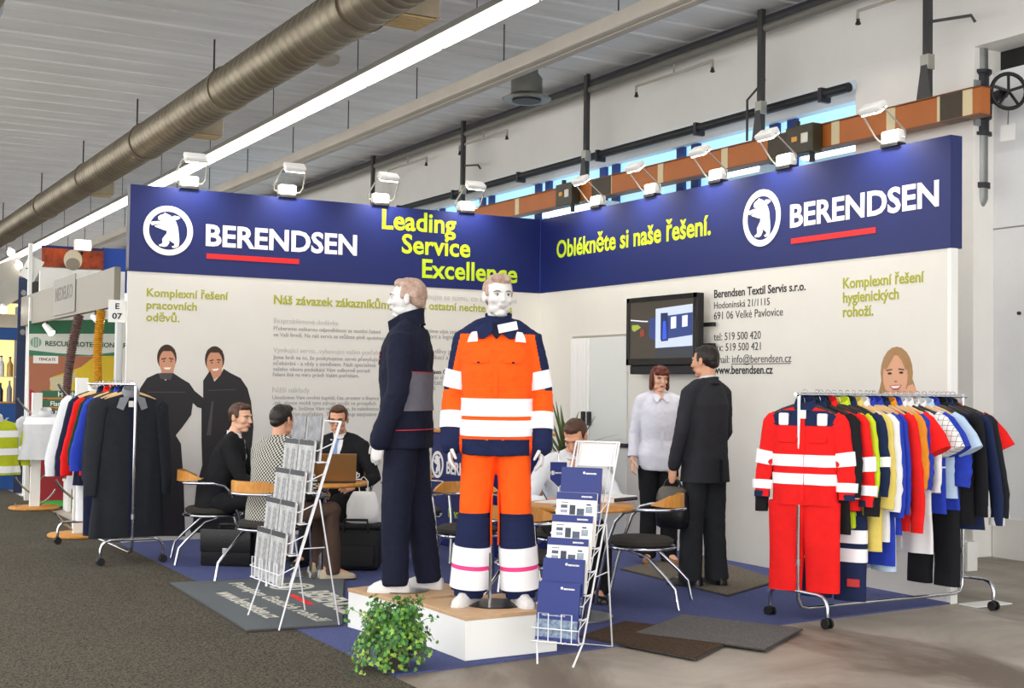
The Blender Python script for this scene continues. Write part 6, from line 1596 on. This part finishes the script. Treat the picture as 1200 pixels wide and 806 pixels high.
def grid_cloth():
    M = bpy.data.materials.new('cloth_grid_check'); M.use_nodes = True; nt = M.node_tree; b = nt.nodes['Principled BSDF']
    tc = nt.nodes.new('ShaderNodeTexCoord'); mp = nt.nodes.new('ShaderNodeMapping'); mp.inputs['Scale'].default_value = (1, 0, 1); nt.links.new(tc.outputs['Object'], mp.inputs[0])
    br = nt.nodes.new('ShaderNodeTexBrick'); br.inputs['Scale'].default_value = 26; br.offset = 0; br.inputs['Mortar Size'].default_value = .04; br.inputs['Brick Width'].default_value = .9; br.inputs['Row Height'].default_value = .9
    sp = nt.nodes.new('ShaderNodeSeparateXYZ'); cm = nt.nodes.new('ShaderNodeCombineXYZ'); nt.links.new(mp.outputs[0], sp.inputs[0]); nt.links.new(sp.outputs[0], cm.inputs[0]); nt.links.new(sp.outputs[2], cm.inputs[1]); nt.links.new(cm.outputs[0], br.inputs['Vector'])
    for k, c in (('Color1', 'e9e8e6'), ('Color2', 'e9e8e6'), ('Mortar', '5d5f6a')): br.inputs[k].default_value = (*lin(c), 1)
    nt.links.new(br.outputs[0], b.inputs['Base Color']); b.inputs['Roughness'].default_value = .85
    return M
c_chk = grid_cloth()
GN = [0]
def hung(name, label, hlabel, rail, f, rz, cat='garment', dark=True, side='R', dy=0):
    A, B, z = rail; p = A.lerp(B, f*.965 if side == 'R' else f); p.z = z+.0155
    hanger(hlabel, (p.x, p.y, p.z), rz, dark, 'hangers on the long rail' if side == 'R' else 'hangers on the dark coat rail')
    t = thing(name, label, cat, (p.x, p.y, p.z), rz, 'workwear on the long rail' if side == 'R' else 'coats on the dark coat rail')
    GN[0] += 1
    return t
RR = (RR_A, RR_B, RR_Z); RL = (RL_A, RL_B, RL_Z)
PR = -PI/2
def jacket(t, W, L, Ls, m_, sl=None, col=None, th=.036, fl=0, plk=None, out=.04, bands=(), sbands=(), cuff=None, yoke=None, hem=None, r=.066):
    c = Coat(W, L, th, fl, GN[0]); c.body(m_, t)
    for sg in (-1, 1): 
        c.sleeve(sg, Ls, sl or m_, t, r, out, cuff)
        for f0, f1 in sbands: c.sleeve_band(sg, Ls, f0, f1, M_refl, t, r, out)
    if yoke: c.band(-.205, -.125, yoke, t, .005, 'shoulder_yoke')
    for z0, z1 in bands: c.band(z0, z1, M_refl, t, .007)
    if hem: c.band(-L+.06, -L, hem, t, .004, 'hem_band')
    c.collar(col or m_, t); c.placket(plk or m_, t)
    return c
# ---- the long rail, from the free end inwards
t = hung('coverall', 'red coverall with navy shoulders and many reflective stripes, front of the long rail', 'dark hanger under the red coverall', RR, .035, -1.02)
c = Coat(.225, .72, .058, -.01, 1); c.body(c_red, t)
c.band(-.215, -.118, c_navy, t, .004, 'shoulder_yoke')
c.legs(c_red, t, -.70, -1.27, .235, band=((-1.02, -1.09), (-1.13, -1.20)) if False else None)
for sg in (-1, 1):
    o = c.sleeve(sg, .68, c_red, t, .066, .05, c_navy)
    c.sleeve_band(sg, .68, .28, .46, M_refl, t); c.sleeve_band(sg, .68, .70, .86, M_refl, t)
    MB().box((sg*.125-.032, -.062, -.215), (sg*.125+.032, .05, -.135), .01).build('reflective_patch', M_refl, t)
c.band(-.40, -.475, M_refl, t, .006); c.band(-.52, -.59, M_refl, t, .006)
c.collar(c_navy, t); c.placket(c_red, t, -.13, -.70); c.pocket(-.10, -.29, .11, .035, c_red, t); c.pocket(.10, -.29, .11, .035, c_red, t)
MB().box((-.022, -.060, -.17), (.022, -.046, -.115), .002).build('size_label', M_paper, t)
t = hung('jacket', 'black jacket with pale lining edge, sticking out behind the red coverall', 'dark hanger of the black jacket behind the red coverall', RR, .105, -.92)
jacket(t, .25, .74, .78, c_blk, c_blk, c_navy, out=.10)
t = hung('jacket', 'black jacket hanging between the red coverall and the red striped jacket', 'dark hanger of the black jacket beside the red coverall', RR, .128, PR+.20)
jacket(t, .225, .90, .66, c_blk, out=.03)
t = hung('jacket', 'red jacket with white reflective stripes, beside the lime yellow jacket', 'dark hanger of the red striped jacket', RR, .168, PR+.27)
c = jacket(t, .25, .75, .72, c_red, c_red, c_red, out=.045, bands=((-.40, -.475), (-.60, -.675)), sbands=((.30, .48), (.66, .82)), cuff=c_navy)
MB().box((-.19, -.046, -.20), (-.12, .045, -.135), .01).build('reflective_patch', M_refl, t); MB().box((.12, -.046, -.20), (.19, .045, -.135), .01).build('reflective_patch', M_refl, t)
t = hung('work_trousers', 'navy work trousers with lime patches and reflective bands hanging low under the red striped jacket', 'dark hanger of the navy striped trousers', RR, .205, PR+.42)
c = Coat(.20, .80, .045, 0, 5); c.body(c_navy, t, -.62, -.80, 0, 'waist'); c.legs(c_navy, t, -.79, -1.335, .23, band=((-.88, -.965), (-1.0, -1.085)))
for sg in (-1, 1):
    MB().box((sg*.165-.02, -.045, -.62), (sg*.165+.02, .04, -.12), .008).build('brace', c_navy, t)
    MB().box((sg*.12-.05, -.068, -.87), (sg*.12+.05, -.02, -.76), .012).build('lime_patch', c_lime, t)
MB().box((.12, -.066, -1.24), (.20, -.045, -1.19), .003).build('red_label', mat('red_label', 'c93a3a', .6), t)
t = hung('jacket', 'lime yellow high-visibility jacket next to the red striped jacket', 'dark hanger of the lime yellow jacket', RR, .245, PR+.12)
jacket(t, .24, .74, .66, c_lime, c_lime, c_lime, bands=((-.42, -.48),), cuff=c_navy)
t = hung('jacket', 'navy jacket with white reflective shoulder patch beside the lime jacket', 'dark hanger of the navy jacket with shoulder patch', RR, .285, PR+.15)
jacket(t, .24, .70, .66, c_navy, c_navy, c_navy, sbands=((.35, .5),))
for sg in (-1, 1): MB().box((sg*.155-.035, -.046, -.205), (sg*.155+.035, .045, -.135), .01).build('reflective_patch', M_refl, t)
t = hung('work_coat', 'pale yellow work coat on the long rail', 'wooden hanger of the pale yellow coat', RR, .325, PR+.1, dark=False)
jacket(t, .24, 1.02, .74, c_yel)
t = hung('work_coat', 'long white work coat beside the pale yellow coat', 'wooden hanger of the long white coat', RR, .365, PR+.1, dark=False)
jacket(t, .24, .96, .76, c_wht)
for k, (f, lab, mm, L, Ls) in enumerate(((.405, 'royal blue work coat beside the white coat', c_roy, 1.12, .80), (.45, 'royal blue jacket between the blue coat and the red jacket', c_roy, .92, .78))):
    t = hung('work_coat' if k == 0 else 'jacket', lab, 'wooden hanger of the '+('royal blue work coat' if k == 0 else 'royal blue jacket'), RR, f, PR+.08, dark=False); jacket(t, .235, L, Ls, mm)
t = hung('work_trousers', 'royal blue and pale bib trousers hanging low in the middle of the long rail', 'wooden hanger of the blue bib trousers', RR, .43, PR+.1, dark=False)
c = Coat(.19, .78, .04, 0, 8); c.body(c_roy, t, -.55, -.78, 0, 'bib'); c.legs(c_lbl, t, -.77, -1.16, .21)
for sg in (-1, 1): MB().box((sg*.10-.018, -.040, -.56), (sg*.10+.018, .03, -.10), .006).build('brace', c_roy, t)
t = hung('jacket', 'plain red work jacket in the middle of the long rail', 'wooden hanger of the plain red jacket', RR, .495, PR+.05, dark=False); jacket(t, .25, .90, .90, c_red, c_red, c_navy, out=.07)
t = hung('jacket', 'blue jacket with amber sleeves, next to the plain red jacket', 'wooden hanger of the blue and amber jacket', RR, .535, PR+.1, dark=False); jacket(t, .235, .72, .62, c_nvd, c_org, c_org)
t = hung('jacket', 'amber jacket with blue hem beside the blue and amber one', 'wooden hanger of the amber jacket', RR, .57, PR+.08, dark=False); jacket(t, .23, .70, .62, c_org, c_roy, c_roy, hem=c_roy)
t = hung('polo_shirt', 'red short-sleeved polo shirt with white edge', 'wooden hanger of the red polo shirt', RR, .605, PR+.1, dark=False)
c = Coat(.23, .62, .034, 0, 9); c.body(c_red, t); c.collar(c_wht, t); [c.short(s, c_red, t) for s in (-1, 1)]; c.placket(c_wht, t, -.12, -.26)
t = hung('work_coat', 'long white coat next to the checked blouse', 'dark hanger of the white coat next to the checked blouse', RR, .645, PR+.08); jacket(t, .23, 1.06, .64, c_wht)
t = hung('blouse', 'white blouse with a dark grid check on the long rail', 'dark hanger of the checked blouse', RR, .685, PR+.12)
c = Coat(.235, .66, .034, .01, 10); c.body(c_chk, t); c.collar(c_chk, t, .04); [c.short(s, c_chk, t) for s in (-1, 1)]; c.placket(c_wht, t)
t = hung('tunic', 'navy tunic with pale piping between checked blouse and light blue shirt', 'wooden hanger of the navy tunic', RR, .73, PR+.1, dark=False)
c = Coat(.235, .80, .036, .01, 11); c.body(c_roy, t); c.collar(c_wht, t, .04); [c.short(s, c_roy, t) for s in (-1, 1)]; c.pocket(.11, -.50, .12, .14, c_roy, t); c.pocket(-.11, -.50, .12, .14, c_roy, t); c.band(-.495, -.485, c_wht, t, .004, 'piping')
t = hung('shirt', 'light blue short-sleeved shirt on a pale wooden hanger', 'pale wooden hanger of the light blue shirt', RR, .775, PR+.22, dark=False)
c = Coat(.24, .70, .036, .01, 12); c.body(c_lbl, t); c.collar(c_lbl, t, .045); [c.short(s, c_lbl, t) for s in (-1, 1)]; c.placket(c_wht, t); c.pocket(.10, -.28, .09, .10, c_lbl, t)
t = hung('jacket', 'bright blue shirt-jacket behind the light blue shirt', 'dark hanger of the bright blue shirt-jacket', RR, .815, PR+.1); jacket(t, .23, .78, .62, c_roy)
t = hung('work_trousers', 'long black trousers hanging to ankle height near the far post of the long rail', 'dark hanger of the long black trousers', RR, .84, PR+.1)
c = Coat(.18, .40, .04, 0, 13); c.body(c_blk, t, -.16, -.42, 0, 'waist'); c.legs(c_blk, t, -.40, -1.30, .21)
t = hung('jacket', 'black jacket with a red collar tab near the far post of the long rail', 'dark hanger of the black jacket with red tab', RR, .87, PR+.30); jacket(t, .27, .88, .82, c_blk); MB().box((-.10, -.056, -.25), (-.07, -.03, -.20), .004).build('red_tab', c_red, t)
t = hung('jacket', 'navy quilted jacket with a small white chest label', 'dark hanger of the navy quilted jacket', RR, .905, PR+.45); jacket(t, .28, .92, .88, c_navy, out=.08, cuff=c_lgr); MB().box((.10, -.062, -.42), (.16, -.04, -.40), .002).build('chest_label', M_paper, t)
t = hung('jacket', 'dark charcoal jacket, last but one at the far end of the long rail', 'dark hanger of the charcoal jacket', RR, .935, PR+.62); jacket(t, .27, .84, .84, c_char, out=.08, cuff=c_lgr)
t = hung('t_shirt', 'red short-sleeved shirt at the far end of the long rail', 'dark hanger of the red shirt at the far end', RR, .965, PR+.78)
c = Coat(.215, .46, .040, 0, 14); c.body(c_red, t); c.collar(c_red, t, .02); [c.short(s, c_red, t) for s in (-1, 1)]
# ---- the dark coat rail
t = hung('coat', 'long charcoal fleece coat with grey collar in front of the dark coat rail', 'wooden hanger of the long charcoal coat', RL, .10, .05, dark=False, side='L')
c = jacket(t, .265, 1.26, .92, c_char, c_char, c_gry, th=.062, fl=.05, out=.045, r=.078, plk=c_nvd)
for sg in (-1, 1): MB().prism([(sg*.02, -.10), (sg*.10, -.125), (sg*.125, -.205), (sg*.075, -.225)], lambda u, v, d: V((u, -.066-d+abs(u)*.12, v)), .012).build('collar_flap', c_gry, t)
MB().box((-.03, -.066, -.20), (.03, -.052, -.15), .003).build('size_label', M_paper, t)
for k, (f, rz, lab, hl, mm, kw) in enumerate((
  (.19, -.10, 'deep navy coat behind the charcoal coat', 'hanger of the deep navy coat', c_nvd, dict(L=1.22, Ls=.80, W=.25)),
  (.27, -.28, 'royal blue jacket with its sleeve showing beside the charcoal coat', 'hanger of the royal blue jacket on the dark rail', c_roy, dict(L=.86, Ls=.74, W=.25, out=.10, sl=c_roy)),
  (.36, -.30, 'dark green jacket between the blue and the red one', 'hanger of the dark green jacket', c_grn, dict(L=.80, Ls=.70, W=.25, out=.09)),
  (.50, -.34, 'red and navy jacket behind the dark green one', 'hanger of the red and navy jacket', c_red, dict(L=.86, Ls=.80, W=.25, out=.10, hem=c_nvd, yoke=c_nvd)),
  (.64, -.36, 'navy jacket with black lining next to the pale coat', 'hanger of the navy jacket next to the pale coat', c_nvd, dict(L=.90, Ls=.82, W=.25, out=.10)),
  (.80, -.42, 'long pale grey coat at the back of the dark coat rail', 'hanger of the long pale grey coat', c_lgr, dict(L=.95, Ls=.84, W=.26, out=.13, r=.085)))):
    t = hung('jacket' if k in (1, 2, 3, 4) else 'coat', lab, hl, RL, f, rz, dark=bool(k % 2), side='L')
    kw = dict(kw); jacket(t, kw.pop('W'), kw.pop('L'), kw.pop('Ls'), mm, **kw)
t = hung('work_trousers', 'white work trousers hanging below the pale coats', 'hanger of the white work trousers', RL, .72, -.36, dark=False, side='L')
c = Coat(.17, .40, .04, 0, 15); c.body(c_wht, t, -.16, -.72, 0, 'waist'); c.legs(c_wht, t, -.70, -1.22, .20)
t = hung('work_trousers', 'navy work trousers hanging below the blue and green jackets', 'hanger of the navy work trousers', RL, .43, -.3, dark=True, side='L')
c = Coat(.19, .40, .04, 0, 16); c.body(c_nvd, t, -.16, -.72, 0, 'waist'); c.legs(c_nvd, t, -.70, -1.30, .24)

# ---- workwear on the neighbour's hook post
p = V((-4.80, 3.50, 1.42))
t = thing('work_vest', 'yellow-green high-visibility vest with reflective stripes hanging on the hook post', 'vest', (-5.02, 3.50, 1.13), .2); upd(t)
c = Coat(.26, .72, .07, .03, 17); c.body(C('hivis_yellow', 'b9c42b', .08), t); c.collar(c_lgr, t)
for z in (-.22, -.42, -.62): c.band(z, z-.075, M_refl, t, .006)
for sg in (-1, 1): c.sleeve(sg, .62, MATS['cloth_hivis_yellow'], t, .07, .07); c.sleeve_band(sg, .62, .35, .6, M_refl, t, .07, .07)
t = thing('work_jacket', 'pale grey and white jacket with a reflective shoulder hanging on the hook post', 'jacket', (-4.50, 3.46, 1.20), -.3); upd(t)
c = Coat(.25, .62, .08, .05, 18); c.body(c_lgr, t); c.collar(c_lgr, t)
for sg in (-1, 1): c.sleeve(sg, .60, c_lgr, t, .075, .09)
c.band(-.14, -.22, M_refl, t, .006)
# boots on the low shelf
for k in range(3):
    t = thing('boot', 'dark boot on the low shelf, %s' % ('beside the pale coat', 'in the middle of the three', 'at the far end of the shelf')[k], 'boot', (-4.12+.17*k, 3.3, .3605), .3, 'boots on the low shelf')
    MB().tube([(0, .06, .22), (0, .06, .10), (0, .03, .055), (0, -.06, .045), (0, -.10, .035)], [.048, .05, .05, .042, .030], 14, ball=False).build('upper', M_blackp, t, 60)
    MB().box((-.045, -.13, 0), (.045, .11, .02), .008).build('sole', M_dark, t)
